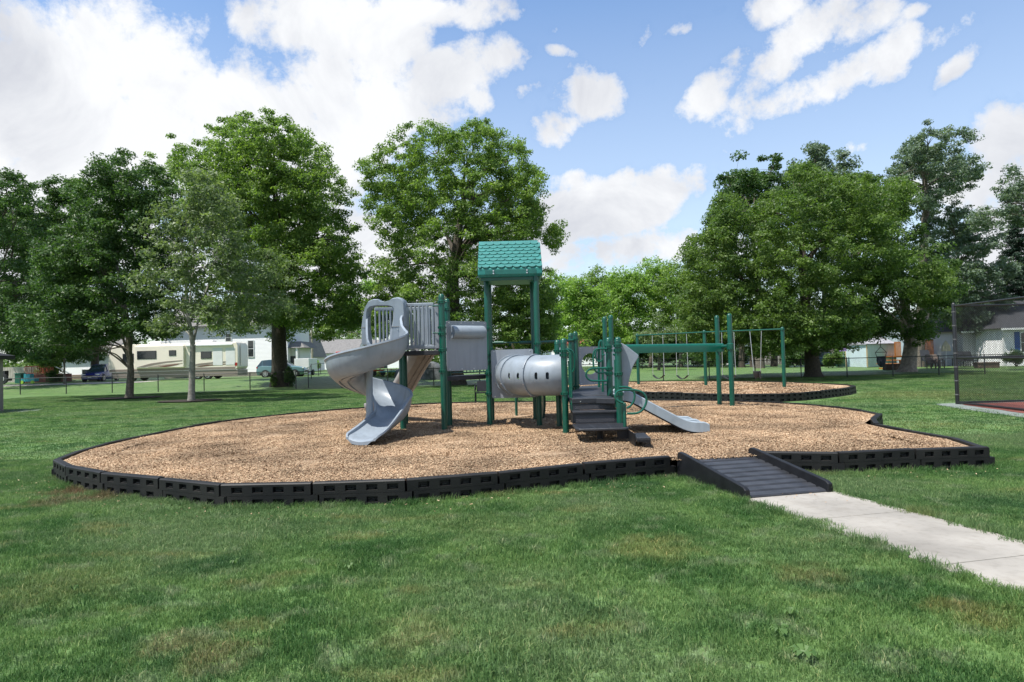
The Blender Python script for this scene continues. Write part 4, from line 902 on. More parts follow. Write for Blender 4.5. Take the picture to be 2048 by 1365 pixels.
# ---- track beam between the tall posts
def beam():
    a = Vector(((h1.x + h2.x) / 2, 18.75, 1.95)); b = Vector((6.03, 19.6, 1.92)); d = (b - a).normalized(); s_ = Vector((-d.y, d.x, 0)); U = Vector((0, 0, 1)); pr = [(-.09, -.13), (.09, -.13), (.09, .03)] + [(.09 * math.cos(R(t)), .03 + .085 * math.sin(R(t))) for t in range(20, 180, 20)] + [(-.09, .03)]
    mb = MB(); mb.loft([[p + s_ * u + U * v for u, v in pr] for p in (a, b)]); mb.build('track_beam', LGREEN, PS, smooth=True)
    mb = MB(); mb.tube([b + Vector((-.05, .35, .0)), b + Vector((0, -.55, .02))], .055, 12); mb.lathe((j1[0], j1[1], 1.93), [(.07, -.09), (.095, -.07), (.095, .07), (.07, .09)], 20); mb.build('beam_bracket', GREEN, PS, smooth=True)
beam()
# ------------------------------------------------------------------ swing set
def swings():
    root = thing('swing_set', 'long green swing frame with three uprights standing in the farther chip bed', 'swing set', (9, 31.8, 0))
    P = [at(1275, 700, 34.6), at(1409.5, 700, 31.8), at(1566, 700, 28.9)]; tops = [at(1275, 667.5, 34.6).z, at(1409, 660.5, 31.8).z, at(1565, 654, 28.9).z]
    zt = [t - .10 for t in tops]
    for p, t in zip(P, tops): post(p.x, p.y, t, z0=.15, r=.075, root=root, collars=(t - .12,))
    for i in (0, 1):
        mb = MB(); mb.tube([(P[i].x, P[i].y, zt[i]), (P[i + 1].x, P[i + 1].y, zt[i + 1])], .035, 10); mb.build('top_beam', GREEN, root, smooth=True)
    def onbeam(px):
        best = None
        for i in (0, 1):
            for k in range(201):
                t = k / 200; q = P[i].lerp(P[i + 1], t); z = zt[i] + (zt[i + 1] - zt[i]) * t; v = MCAM.to_3x3().transposed() @ (Vector((q.x, q.y, z)) - Vector((0, 0, CAMH))); x = 1024 + FPX * v.x / -v.z
                if best is None or abs(x - px) < best[0]: best = (abs(x - px), Vector((q.x, q.y, z)))
        return best[1]
    labs = ['belt swing nearest the left upright, hanging from the green swing frame', 'belt swing hanging second from the left on the green swing frame', 'belt swing just right of the middle upright, partly behind a tall green post']
    for n, (xa, xb, zb) in enumerate(((1304.5, 1325, 750.5), (1351.6, 1372.5, 751), (1443, 1467.5, 751))):
        ta, tb = onbeam(xa), onbeam(xb); mid = (ta + tb) / 2; zs = at((xa + xb) / 2, zb, mid.y).z
        s_ = thing('belt_swing', labs[n], 'swing', (mid.x, mid.y, zs), group='belt swings on the swing frame')
        d = (tb - ta).normalized()
        for t, sg in ((ta, -1), (tb, 1)):
            e = Vector((t.x + d.x * sg * .03, t.y + d.y * sg * .03, zs)); mb = MB(); mb.tube([t, e], .013, 6); mb.build('chain', STEEL, s_)
        A_, B_ = Vector((ta.x, ta.y, zs)), Vector((tb.x, tb.y, zs)); side_ = Vector((-d.y, d.x, 0)) * .08; secs = []
        for k in range(11):
            u = k / 10; p = A_.lerp(B_, u) + Vector((0, 0, -.16 * (1 - (2 * u - 1) ** 2))); secs.append([p - side_, p + side_, p + side_ + Vector((0, 0, -.025)), p - side_ + Vector((0, 0, -.025))])
        mb = MB(); mb.loft(secs); mb.build('belt_seat', RUBBER, s_, smooth=True)
    ta, tb = onbeam(1499), onbeam(1523); mid = (ta + tb) / 2; zs = at(1514, 744, mid.y).z
    s_ = thing('bucket_swing', 'toddler bucket swing between middle and right uprights of the swing frame', 'swing', (mid.x, mid.y, zs))
    d = (tb - ta).normalized(); c = at(1514, 744, mid.y)
    for t, sg in ((ta, -1), (tb, 1)): mb = MB(); mb.tube([t, c + d * sg * .16], .013, 6); mb.build('chain', STEEL, s_)
    ring = [(.16, .04), (.17, 0), (.165, -.08), (.12, -.2), (.06, -.26)]
    mb = MB(); mb.lathe((c.x, c.y, c.z), [(.0, -.25)] + [(.10, -.25), (.155, -.13), (.175, .02), (.15, .03), (.13, -.1), (.02, -.12)], 14); mb.build('bucket', RUBBER, s_, smooth=True)
    for sg in (-1, 1): mb = MB(); mb.tube([c + d * sg * .06 + Vector((0, -.14, -.04)), c + d * sg * .12 + Vector((0, -.1, -.3))], .03, 6); mb.build('leg_strap', RUBBER, s_)
swings()
# ------------------------------------------------------------------ bench
def bench():
    a, b = at(957, 785, 27.5), at(1028, 784, 27.5); w = b.x - a.x + .25; cx = (a.x + b.x) / 2
    root = thing('park_bench', 'black metal bench with curved arms on the grass behind the climbing structure', 'bench', (cx, 27.5, 0))
    zs = .42
    mb = MB(); mb.bb((cx - w / 2, 27.3, zs - .03), (cx + w / 2, 27.75, zs)); mb.build('seat', BLACK, root)
    mb = MB(); mb.prism([(cx - w / 2 + .05, 27.74, zs + .02), (cx + w / 2 - .05, 27.74, zs + .02), (cx + w / 2 - .05, 27.85, zs + .44), (cx - w / 2 + .05, 27.85, zs + .44)], [(cx - w / 2 + .05, 27.78, zs + .02), (cx + w / 2 - .05, 27.78, zs + .02), (cx + w / 2 - .05, 27.89, zs + .44), (cx - w / 2 + .05, 27.89, zs + .44)]); mb.build('backrest', BLACK, root)
    for x in (cx - w / 2, cx + w / 2):
        for y in (27.32, 27.76): mb = MB(); mb.tube([(x, y, 0), (x, y, zs)], .025, 8); mb.build('leg', BLACK, root)
        mb = MB(); mb.tube(cat_path([(x, 27.8, zs + .1), (x, 27.7, zs + .25), (x, 27.5, zs + .3), (x, 27.3, zs + .24), (x, 27.25, zs + .1), (x, 27.33, zs - .02)], 5), .022, 8); mb.build('armrest', BLACK, root, smooth=True)
bench()
# ------------------------------------------------------------------ chain link
def wiremesh(ln, h, pitch, r, name, parent, m=FENCE):
    """diamond mesh in the local xz plane from (0,0) to (ln,h)"""
    V = []; F = []; n = int((ln + h) / pitch) + 1
    def seg(x0, z0, x1, z1, y):
        if x1 < 0 or x0 > ln: return
        def clip(x0, z0, x1, z1):
            if x0 < 0: t = (0 - x0) / (x1 - x0); z0 = z0 + (z1 - z0) * t; x0 = 0
            if x1 > ln: t = (ln - x0) / (x1 - x0); z1 = z0 + (z1 - z0) * t; x1 = ln
            return x0, z0, x1, z1
        x0, z0, x1, z1 = clip(x0, z0, x1, z1)
        if x1 - x0 < .01: return
        dx, dz = x1 - x0, z1 - z0; l = math.hypot(dx, dz); nx, nz = -dz / l * r, dx / l * r; o = len(V)
        V.extend([(x0 - nx, y, z0 - nz), (x1 - nx, y, z1 - nz), (x1 + nx, y, z1 + nz), (x0 + nx, y, z0 + nz), (x0, y + r, z0), (x1, y + r, z1)])
        F.extend([(o, o + 1, o + 2, o + 3), (o, o + 4, o + 5, o + 1)])
    for k in range(-int(h / pitch) - 1, n): seg(k * pitch, 0, k * pitch + h, h, 0); seg(k * pitch, h, k * pitch + h, 0, .004)
    mb = MB(); mb.v = V; mb.f = F; o = mb.build(name, m, parent, world=False); o['kind'] = 'stuff'; return o
def fence(name, label, pts, h, pitch, wr, pr, rr, skip_mesh=False, rails=(1.0,), group=None):
    root = thing(name, label, 'fence', tuple(pts[0]), group=group); proto = None; o0 = pts[0]; po0 = None
    for i, p in enumerate(pts):
        if po0 is None: mb = MB(); mb.lathe((0, 0, 0), [(pr, -.1), (pr, h + .02), (pr * .6, h + .06), (.005, h + .07)], 8); po0 = mb.build('post', FENCE, root, world=False, smooth=True); c = po0
        else: c = share(po0, root, (0, 0, 0))
        c.location = p - o0
        if i == len(pts) - 1: break
        q = pts[i + 1]; d = q - p
        for f in rails: mb = MB(); mb.tube([p + Vector((0, 0, h * f)), q + Vector((0, 0, h * f))], rr, 6); mb.build('rail', FENCE, root)
        if not skip_mesh:
            L_ = math.hypot(d.x, d.y)
            if proto is None: proto = (wiremesh(L_, h, pitch, wr, 'wire_mesh', root), L_); c = proto[0]
            else: c = share(proto[0], root, (0, 0, 0))
            sc = L_ / proto[1]; c.location = p - o0; c.rotation_euler = (0, -math.asin(d.z / d.length), math.atan2(d.y, d.x)); c.scale = (sc, 1, 1)
    return root
def fpt(px):
    """where the sight line at px meets the straight run of the park fence"""
    d = at(px, 770, 1); k = d.x; # x = k*y ; y = a + b*x
    y = 45.75 / (1 + .13 * k); return Vector((k * y, y, 0))
fence('chain_link_fence', 'low black chain link fence running right across behind the park lawn', [fpt(-51.2 + 91.9 * k) for k in range(0, 24)], 1.2, .075, .0013, .035, .024)
def ff(px, Y): p = at(px, 720, Y); return Vector((p.x, p.y, terrain(p.x, p.y)))
fence('far_chain_link_fence', 'farther low black fence crossing the bright lawn beyond the swings', [ff(1210 + 37 * k, 82) for k in range(0, 12)], 1.2, .15, .003, .03, .03)
fence('side_chain_link_fence', 'short black fence run going away behind the left end of the slide', [ff(616, 49.5), ff(622, 58), ff(637, 66), ff(641, 76), ff(700, 77), ff(760, 78)], 1.2, .12, .0025, .035, .028, skip_mesh=True)
# cage at the right
cg = thing('batting_cage', 'tall black chain link cage over red clay at the right edge', 'sports cage', (13.5, 20.8, 0))
def cage():
    H_ = 3.02; c0 = Vector((13.52, 20.85, 0)); ca = Vector((13.22, 15.0, 0)); cb = Vector((26, 21.2, 0)); cc = Vector((13.22, 9.4, 0))
    def P(p, r=.055): mb = MB(); mb.lathe((p.x, p.y, 0), [(r, -.1), (r, H_ + .03), (r * .7, H_ + .07), (.01, H_ + .09)], 12); mb.build('post', FENCE, cg, smooth=True)
    for p in (c0, ca, cb, cc, c0.lerp(cb, .33), c0.lerp(cb, .66)): P(p)
    mb = MB()
    for k in range(7): mb.lathe((c0.x, c0.y, .3 + k * .42), [(.057, -.015), (.064, -.012), (.064, .012), (.057, .015)], 10)
    mb.build('tension_band', mat('dull_band', (.12, .12, .12), .5), cg)
    for a, b in ((c0, ca), (ca, cc), (c0, cb)):
        for z in (H_ - .02, 1.42, .06):
            mb = MB(); mb.tube([a + Vector((0, 0, z)), b + Vector((0, 0, z))], .028, 8); mb.build('rail', FENCE, cg, smooth=True)
        d = b - a; L_ = d.length; o = wiremesh(L_, H_ - .04, .072, .0032, 'wire_mesh', cg); o.location = a - Vector((13.5, 20.8, 0)); o.rotation_euler = (0, 0, math.atan2(d.y, d.x))
cage()
def flat(name, pts, z, m, label=None, cat=None, kind='structure'):
    mb = MB(); mb.add([(p[0], p[1], z) for p in pts], [tuple(range(len(pts)))]); o = mb.build(name, m); tag(o, label, cat, kind=kind); return o
CLAY = mat('red_clay', (.16, .045, .032), .9, .2, 3, bump=.5, bscale=50)
GRAVEL = mat('grey_gravel', (.10, .125, .115), .95, .1, 30, bump=1, bscale=60, col2=(.24, .27, .25), det=8)
def jag(a, b, n, s_):
    return [tuple((Vector(a[:2]).lerp(Vector(b[:2]), (i + .5) / n) + Vector((random.uniform(-s_, s_), random.uniform(-s_, s_))))) for i in range(n)]
g0 = ground(1868, 810); g1 = ground(2048, 837); d_ = g1 - g0; g2 = g0 + d_ * 3.4
flat('gravel_strip', jag(g0, g2, 40, .07) + [(g2.x + 3, g2.y)] + [(32, 21.6)] + jag((32, 21.7), (g0.x, g0.y + .25), 40, .06), .010, GRAVEL, kind='structure')
r0 = ground(1926, 811); r1 = ground(2048, 828); dd = r1 - r0; r2 = r0 + dd * 3.4
flat('clay_infield', [tuple(r0[:2])] + jag(r0, r2, 24, .03) + [(30, r2.y), (30, 21.0), (r0.x + .3, 20.9)], .018, CLAY)
# ------------------------------------------------------------------ pavilion at the left edge
pv = thing('park_shelter', 'corner of a dark roofed park shelter on a pale post at the left edge', 'shelter', (-24, 31, 0))
SHP = mat('shelter_post', (.20, .185, .175), .7, .15, 4); SHR = mat('shelter_roof', (.018, .018, .02), .6, .2, 6, bump=.4, bscale=30)
px_ = at(4, 800, 30.3).x; 
for x in (px_ - .12, px_ - 5.2):
    for y in (27.0, 30.3): mb = MB(); mb.bb((x - .11, y - .11, 0), (x + .11, y + .11, 2.32)); mb.build('post', SHP, pv, bevel=.01)
ex = at(31, 715, 30.8).x
mb = MB(); hz = [Vector((ex, 25.4, 2.30)), Vector((ex, 30.8, 2.30)), Vector((ex - 6.4, 30.8, 2.30)), Vector((ex - 6.4, 25.4, 2.30))]; tp = [v + Vector((0, 0, .16)) for v in hz]; ap = Vector((ex - 3.2, 28.1, 3.5))
mb.add(hz + tp + [ap], [(3, 2, 1, 0), (0, 1, 5, 4), (1, 2, 6, 5), (2, 3, 7, 6), (3, 0, 4, 7), (4, 5, 8), (5, 6, 8), (6, 7, 8), (7, 4, 8)]); mb.build('roof', SHR, pv)
flat('shelter_pad', jag((-30, 26.4), (-20.9, 29.6), 14, .08) + jag((-20.8, 29.8), (-21.6, 31.4), 8, .1) + [(-30, 31.6)], .012, GRAVEL)
flat('mulch_ring', [(ground(440, 804).x * 1 + -.0 + (-16.4 - ground(440, 804).x) + 1.6 * math.cos(t / 24 * 2 * PI) * (1 + .06 * math.sin(t * 3)), 34.7 + 1.3 * math.sin(t / 24 * 2 * PI) * (1 + .06 * math.cos(t * 2))) for t in range(24)], .05, mat('dark_mulch', (.02, .014, .010), .95, .4, 20, bump=1, bscale=30))
flat('mulch_ring', [(-22.45 + 1.85 * math.cos(t / 24 * 2 * PI) * (1 + .06 * math.sin(t * 3)), 39.9 + 1.5 * math.sin(t / 24 * 2 * PI)) for t in range(24)], .05, MC['dark_mulch'])
# ------------------------------------------------------------------ vehicles
def wheel(root, x, y, z, r, w, side, rim=None):
    mb = MB(); mb.lathe((x, y, z), [(r * .62, -w / 2), (r * .94, -w / 2), (r, -w / 2 + .03), (r, w / 2 - .03), (r * .94, w / 2), (r * .62, w / 2)], 20, 'Y'); t = mb.build('wheel', RUBBER, root, smooth=True, world=False)
    mb = MB(); yy = y + side * (w / 2 - .02); mb.lathe((x, yy, z), [(r * .64, -.01), (r * .64, .01)], 20, 'Y')
    t2 = mb.build('hub_disc', mat('wheel_well', (.03, .03, .03), .6), t, world=False)
    mb = MB()
    for k in range(5):
        a = 2 * PI * k / 5; mb.box((x + math.cos(a) * r * .33, yy + side * .018, z + math.sin(a) * r * .33), (r * .62, .02, r * .17), ry=-a)
    mb.lathe((x, yy + side * .012, z), [(r * .16, -.012), (r * .16, .016)], 10, 'Y'); 
    for k in range(20):
        a = 2 * PI * k / 20; mb.box((x + math.cos(a) * r * .60, yy + side * .016, z + math.sin(a) * r * .60), (.03, .025, r * .2), ry=-a)
    mb.build('rim', mat('alloy_rim', (.6, .6, .62), .3, .05, 5, metal=.6), t, world=False)
def car(name, label, loc, rz, Ln, Wd, H_, paint, style, lower=None, plate=True):
    root = thing(name, label, 'car', loc, rz)
    # profile stations along x (front at +x): x, bottom, hood/belt z, roof z (0 if none)
    if style == 'wagon': st = [(.5, .30, .62, 0), (.485, .22, .70, 0), (.44, .19, .80, 0), (.36, .19, .89, 0), (.25, .19, .95, 0), (.10, .19, .97, 0), (-.10, .19, .98, 0), (-.3, .19, .99, 0), (-.44, .20, .99, 0), (-.49, .25, .92, 0), (-.5, .35, .70, 0)]; gh = [(.25, .95), (.10, H_ - .07), (.0, H_ - .01), (-.25, H_), (-.40, H_ - .05), (-.48, .98)]
    else: st = [(.5, .32, .66, 0), (.485, .24, .80, 0), (.44, .20, .90, 0), (.34, .20, .99, 0), (.22, .20, 1.04, 0), (.0, .20, 1.06, 0), (-.2, .20, 1.09, 0), (-.38, .20, 1.12, 0), (-.46, .22, 1.10, 0), (-.49, .3, 1.0, 0), (-.5, .4, .8, 0)]; gh = [(.22, 1.04), (.06, H_ - .08), (-.04, H_ - .01), (-.25, H_), (-.40, H_ - .07), (-.485, 1.08)]
    secs = []
    for x, b, z, _ in st:
        k = 1 - .16 * max(0, (abs(x) - .36) / .14) ** 2; w = Wd / 2 * k; zm = b + (z - b) * .55
        secs.append([(x * Ln, -w * .93, b), (x * Ln, -w, b + .12), (x * Ln, -w, zm), (x * Ln, -w * .96, z - .05), (x * Ln, -w * .88, z), (x * Ln, 0, z + .025), (x * Ln, w * .88, z), (x * Ln, w * .96, z - .05), (x * Ln, w, zm), (x * Ln, w, b + .12), (x * Ln, w * .93, b)])
    mb = MB(); mb.loft(secs); body = mb.build('body', paint, root, smooth=True, world=False)
    # cabin: painted roof over dark glass
    gs = []
    for x, z in gh:
        zb = np.interp(x, [s_[0] for s_ in reversed(st)], [s_[2] for s_ in reversed(st)]) - .02; w0 = Wd / 2 * .90; w1 = Wd / 2 * .90 - .30 * (z - zb) 
        gs.append([(x * Ln, -w0, zb), (x * Ln, -w1, z - .02), (x * Ln, -w1 * .9, z), (x * Ln, w1 * .9, z), (x * Ln, w1, z - .02), (x * Ln, w0, zb)])
    mb = MB(); mb.loft(gs); mb.build('window_glass', mat('car_glass', (.03, .05, .055), .06, .2, 1, spec=.9), root, smooth=True, world=False)
    rs = []
    for x, z in gh[1:5]:
        zb = .97; w1 = Wd / 2 * .90 - .30 * (z - zb); rs.append([(x * Ln, -w1 - .012, z - .05), (x * Ln, -w1 * .9, z + .012), (x * Ln, w1 * .9, z + .012), (x * Ln, w1 + .012, z - .05)])
    mb = MB(); mb.loft(rs); mb.build('roof', paint, root, smooth=True, world=False)
    for sd in (-1, 1):
        for x in (.10, -.13, -.38):
            z0, z1 = 1.0, H_ - .06; w0 = Wd / 2 * .905; w1 = Wd / 2 * .90 - .30 * (z1 - .97) + .006
            mb = MB(); mb.tube([(x * Ln + .04, sd * w0, z0), (x * Ln - (.0 if x > -.3 else -.0), sd * w1, z1)], .03, 6); mb.build('pillar', paint, root, world=False)
        for x in (.315, -.30):
            r = .335; mb = MB(); mb.lathe((x * Ln, sd * (Wd / 2 - .05), .33), [(r + .06, -.06), (r + .06, .054)], 20, 'Y'); mb.build('wheel_arch', BLACK, root, world=False)
            wheel(root, x * Ln, sd * (Wd / 2 - .08), .33, r, .22, sd)
        if lower: mb = MB(); mb.bb((-.42 * Ln, sd * (Wd / 2 - .02), .22), (.42 * Ln, sd * (Wd / 2 + .012), .42)); mb.build('sill', lower, root, world=False, bevel=.02)
        mb = MB(); mb.box((.475 * Ln, sd * Wd * .34, .70 if style == 'wagon' else .84), (.16, .42, .12), rz=-sd * .25); mb.build('headlight', mat('headlight', (.75, .76, .72), .1, .05, 5), root, bevel=.03, world=False)
        mb = MB(); mb.box((-.478 * Ln, sd * Wd * .36, .95), (.14, .3, .16), rz=sd * .25); mb.build('tail_light', mat('tail_light', (.35, .01, .01), .2, .1, 5), root, bevel=.02, world=False)
        mb = MB(); mb.box((.19 * Ln, sd * (Wd / 2 + .07), 1.02), (.12, .16, .12)); mb.build('mirror', paint, root, bevel=.03, world=False)
        mb = MB(); mb.bb((.02 * Ln, sd * (Wd / 2 + .001), .86), (-.01 * Ln, sd * (Wd / 2 + .02), .89)); mb.build('door_handle', paint, root, world=False)
    mb = MB(); mb.bb((.49 * Ln, -.35, .50), (.503 * Ln, .35, .62)); mb.build('grille', BLACK, root, world=False)
    if plate: mb = MB(); mb.bb((.5 * Ln, -.16, .40), (.512 * Ln, .16, .50)); mb.build('number_plate', WHITE, root, world=False)
    return root
BLUEP = mat('blue_car_paint', (.018, .022, .16), .22, .05, 1, coat=.6); TEALP = mat('teal_car_paint', (.10, .19, .21), .25, .05, 1, coat=.6)
p = at(180, 750, 66.6); car('parked_car', 'dark blue minivan facing the park beside the nose of the motorhome', (p.x - .25, 66.6 + 2.25, terrain(p.x, 68)), R(276), 4.6, 1.85, 1.72, BLUEP, 'wagon')
p = at(566, 750, 66); car('parked_car', 'teal grey suv parked side on before the white house', (p.x, 66, terrain(p.x, 66)), 0, 4.55, 1.85, 1.68, TEALP, 'suv', lower=BLACK)
def motorhome():
    Y = 64.5; xa, xb = at(216, 720, Y).x, at(477, 720, Y).x; L_ = xb - xa; z0 = terrain(xa, Y); root = thing('motorhome', 'long cream and taupe motorhome with swoosh stripes parked on the left lawn', 'motorhome', (xa, Y, z0))
    CR = mat('cream_gelcoat', (.84, .77, .66), .35, .04, 1); TP = mat('taupe_panel', (.24, .20, .175), .4, .06, 1); BR = mat('brown_stripe', (.16, .07, .05), .4); SV = mat('tan_stripe', (.36, .30, .25), .4)
    W_ = 2.5; Hh = 3.45
    def B(n, a, b, m, bev=.0, par=None): mb = MB(); mb.bb(a, b); return mb.build(n, m, par or root, world=False, bevel=bev)
    mb = MB(); pr = [(.55, .85), (L_ - .25, .85), (L_ - .05, 1.1), (L_ - .05, 3.1), (L_ - .25, Hh), (1.2, Hh), (.45, Hh - .15), (.05, 2.3), (.0, 1.4), (.15, .85)]
    mb.prism([(x, 0, z) for x, z in pr], [(x, W_, z) for x, z in pr]); mb.build('body', CR, root, world=False, bevel=.06)
    B('skirt', (.3, .02, .28), (L_ - .1, W_ - .02, .84), TP, .02)
    B('stripe', (.12, -.012, .86), (L_ - .3, .0, 1.12), TP)
    B('pinstripe', (.12, -.018, .84), (L_ - .1, -.001, .88), mat('chrome_trim', (.5, .5, .5), .2, metal=.7))
    # slide out room
    so_ = B('slide_out', (2.7, -.32, 1.2), (7.3, 0, 3.25), CR, .03)
    for x0, x1, z0_, z1 in ((3.0, 4.7, 2.1, 2.75), (6.0, 6.55, 2.35, 2.75)):
        f = B('window', (x0 - .06, -.345, z0_ - .06), (x1 + .06, -.32, z1 + .06), mat('window_frame_dark', (.03, .03, .03), .4)); B('pane', (x0, -.36, z0_), (x1, -.344, z1), GLASS, 0, f)
    for x0, x1, z0_, z1 in ((8.85, 9.75, 2.0, 2.55),):
        f = B('window', (x0 - .06, -.03, z0_ - .06), (x1 + .06, .0, z1 + .06), MC['window_frame_dark']); B('pane', (x0, -.045, z0_), (x1, -.029, z1), GLASS, 0, f)
    f = B('window', (1.4, -.03, 1.75), (2.45, 0, 2.6), MC['window_frame_dark']); B('pane', (1.45, -.04, 1.8), (2.4, -.029, 2.55), GLASS, 0, f)
    mb = MB(); mb.prism([(-.03, .15, 1.5), (-.03, W_ - .15, 1.5), (.36, W_ - .15, 2.95), (.36, .15, 2.95)], [(.03, .15, 1.5), (.03, W_ - .15, 1.5), (.42, W_ - .15, 2.95), (.42, .15, 2.95)]); mb.build('windscreen', GLASS, root, world=False)
    # swooshes
    def sw(pts, y, m, name='swoosh'):
        top = [(p[0], y, p[1]) for p in pts]; bot = [(p[0], y + .012, p[1]) for p in pts]; mb = MB(); mb.prism(top, bot); mb.build(name, m, root, world=False)
    sw([(2.9, 1.30), (4.2, 1.62), (5.6, 1.78), (7.2, 1.86), (7.2, 1.78), (5.8, 1.66), (4.6, 1.48), (3.6, 1.28)], -.334, TP); sw([(3.9, 1.28), (5.0, 1.45), (6.2, 1.55), (7.2, 1.60), (7.2, 1.54), (6.2, 1.44), (5.2, 1.30), (4.6, 1.24)], -.334, SV); sw([(4.9, 1.26), (5.6, 1.40), (6.6, 1.5), (6.9, 1.46), (6.2, 1.34), (5.6, 1.24)], -.336, BR)
    sw([(7.5, 1.3), (8.6, 1.5), (10.2, 1.62), (L_ - .3, 1.66), (L_ - .3, 1.56), (10.0, 1.48), (8.8, 1.3)], -.012, TP); sw([(8.2, 1.2), (9.4, 1.36), (L_ - .4, 1.46), (L_ - .4, 1.40), (9.6, 1.26), (8.8, 1.18)], -.013, BR)
    B('awning', (7.4, -.16, 3.12), (L_ - .5, 0, 3.3), WHITE, .05); B('roof_unit', (3.5, .8, Hh), (4.6, 1.7, Hh + .28), WHITE, .06); B('roof_unit', (8.5, .8, Hh), (9.6, 1.7, Hh + .28), WHITE, .06)
    for x in (L_ - 2.4, L_ - 1.2): B('door_panel', (x, -.02, 1.3), (x + .9, 0, 2.9), WHITE, .01)
    B('rear_ladder', (L_ - .04, .5, 1.2), (L_ + .02, .55, 3.4), mat('chrome_trim', (.5, .5, .5))); B('rear_light', (L_ - .35, -.02, 1.2), (L_ - .12, .0, 1.5), mat('tail_light', (.35, .01, .01)))
    for x in (2.2, L_ - 3.9, L_ - 2.95):
        wheel(root, x, .2, .42, .42, .3, -1); wheel(root, x, W_ - .2, .42, .42, .3, 1)
motorhome()
# ------------------------------------------------------------------ houses
ROOFG = mat('grey_shingle_roof', (.16, .155, .15), .9, .2, 3, bump=.5, bscale=12); ROOFK = mat('dark_shingle_roof', (.04, .042, .048), .9, .25, 5, bump=.6, bscale=14)
SIDG = newmat('lap_siding')
def siding(m, col, pitch):
    nt = m.node_tree; N = nt.nodes.new; L = nt.links.new; b = nt.nodes['Principled BSDF']; b.inputs['Base Color'].default_value = (*col, 1); b.inputs['Roughness'].default_value = .6
    g = N('ShaderNodeNewGeometry'); s_ = N('ShaderNodeSeparateXYZ'); L(g.outputs['Position'], s_.inputs[0]); md = N('ShaderNodeMath'); md.operation = 'FRACT'; mu = N('ShaderNodeMath'); mu.operation = 'MULTIPLY'; mu.inputs[1].default_value = 1 / pitch
    L(s_.outputs[2], mu.inputs[0]); L(mu.outputs[0], md.inputs[0]); iv = N('ShaderNodeMath'); iv.operation = 'SUBTRACT'; iv.inputs[0].default_value = 1; L(md.outputs[0], iv.inputs[1])
    bp = N('ShaderNodeBump'); bp.inputs['Strength'].default_value = 1; bp.inputs['Distance'].default_value = pitch * .2; L(iv.outputs[0], bp.inputs['Height']); L(bp.outputs[0], b.inputs['Normal'])
siding(SIDG, (.42, .43, .44), .16); SIDW = newmat('white_lap_siding'); siding(SIDW, (.76, .77, .78), .14)
def win(root, x0, x1, z0, z1, y, m=WHITE, cross=True, shutters=None):
    mb = MB(); t = .07
    for a, b in (((x0 - t, y - .05, z0 - t), (x1 + t, y, z0)), ((x0 - t, y - .05, z1), (x1 + t, y, z1 + t)), ((x0 - t, y - .05, z0), (x0, y, z1)), ((x1, y - .05, z0), (x1 + t, y, z1))): mb.bb(a, b)
    if cross: mb.bb((x0, y - .04, (z0 + z1) / 2 - .025), (x1, y - .008, (z0 + z1) / 2 + .025))
    f = mb.build('window', m, root); mb = MB(); mb.bb((x0, y - .02, z0), (x1, y - .004, z1)); mb.build('pane', GLASS, f)
    if shutters:
        for a in (x0 - t - .42, x1 + t + .02): mb = MB(); mb.bb((a, y - .04, z0 - .1), (a + .4, y - .002, z1 + .1)); mb.build('shutter', shutters, root)
    return f
def gable(root, x0, x1, y0, y1, zb, ze, zr, wall, roof, axis='x', over=.35):
    mb = MB()
    if axis == 'x':   # ridge along x
        yc = (y0 + y1) / 2; mb.prism([(x0, y0, zb), (x0, y1, zb), (x0, y1, ze), (x0, yc, zr - .12), (x0, y0, ze)], [(x1, y0, zb), (x1, y1, zb), (x1, y1, ze), (x1, yc, zr - .12), (x1, y0, ze)]); mb.build('wall', wall, root)
        s_ = (zr - ze) / (yc - y0); mb = MB(); a = [(y0 - over, ze - over * s_), (yc, zr), (y1 + over, ze - over * s_), (y1 + over, ze - over * s_ + .14), (yc, zr + .14), (y0 - over, ze - over * s_ + .14)]
        mb.prism([(x0 - over, y, z) for y, z in a], [(x1 + over, y, z) for y, z in a]); return mb.build('roof', roof, root)
    xc = (x0 + x1) / 2; mb.prism([(x0, y0, zb), (x1, y0, zb), (x1, y0, ze), (xc, y0, zr - .12), (x0, y0, ze)], [(x0, y1, zb), (x1, y1, zb), (x1, y1, ze), (xc, y1, zr - .12), (x0, y1, ze)]); mb.build('wall', wall, root)
    s_ = (zr - ze) / (xc - x0); mb = MB(); a = [(x0 - over, ze - over * s_), (xc, zr), (x1 + over, ze - over * s_), (x1 + over, ze - over * s_ + .14), (xc, zr + .14), (x0 - over, ze - over * s_ + .14)]
    mb.prism([(x, y0 - over, z) for x, z in a], [(x, y1 + over, z) for x, z in a]); return mb.build('roof', roof, root)
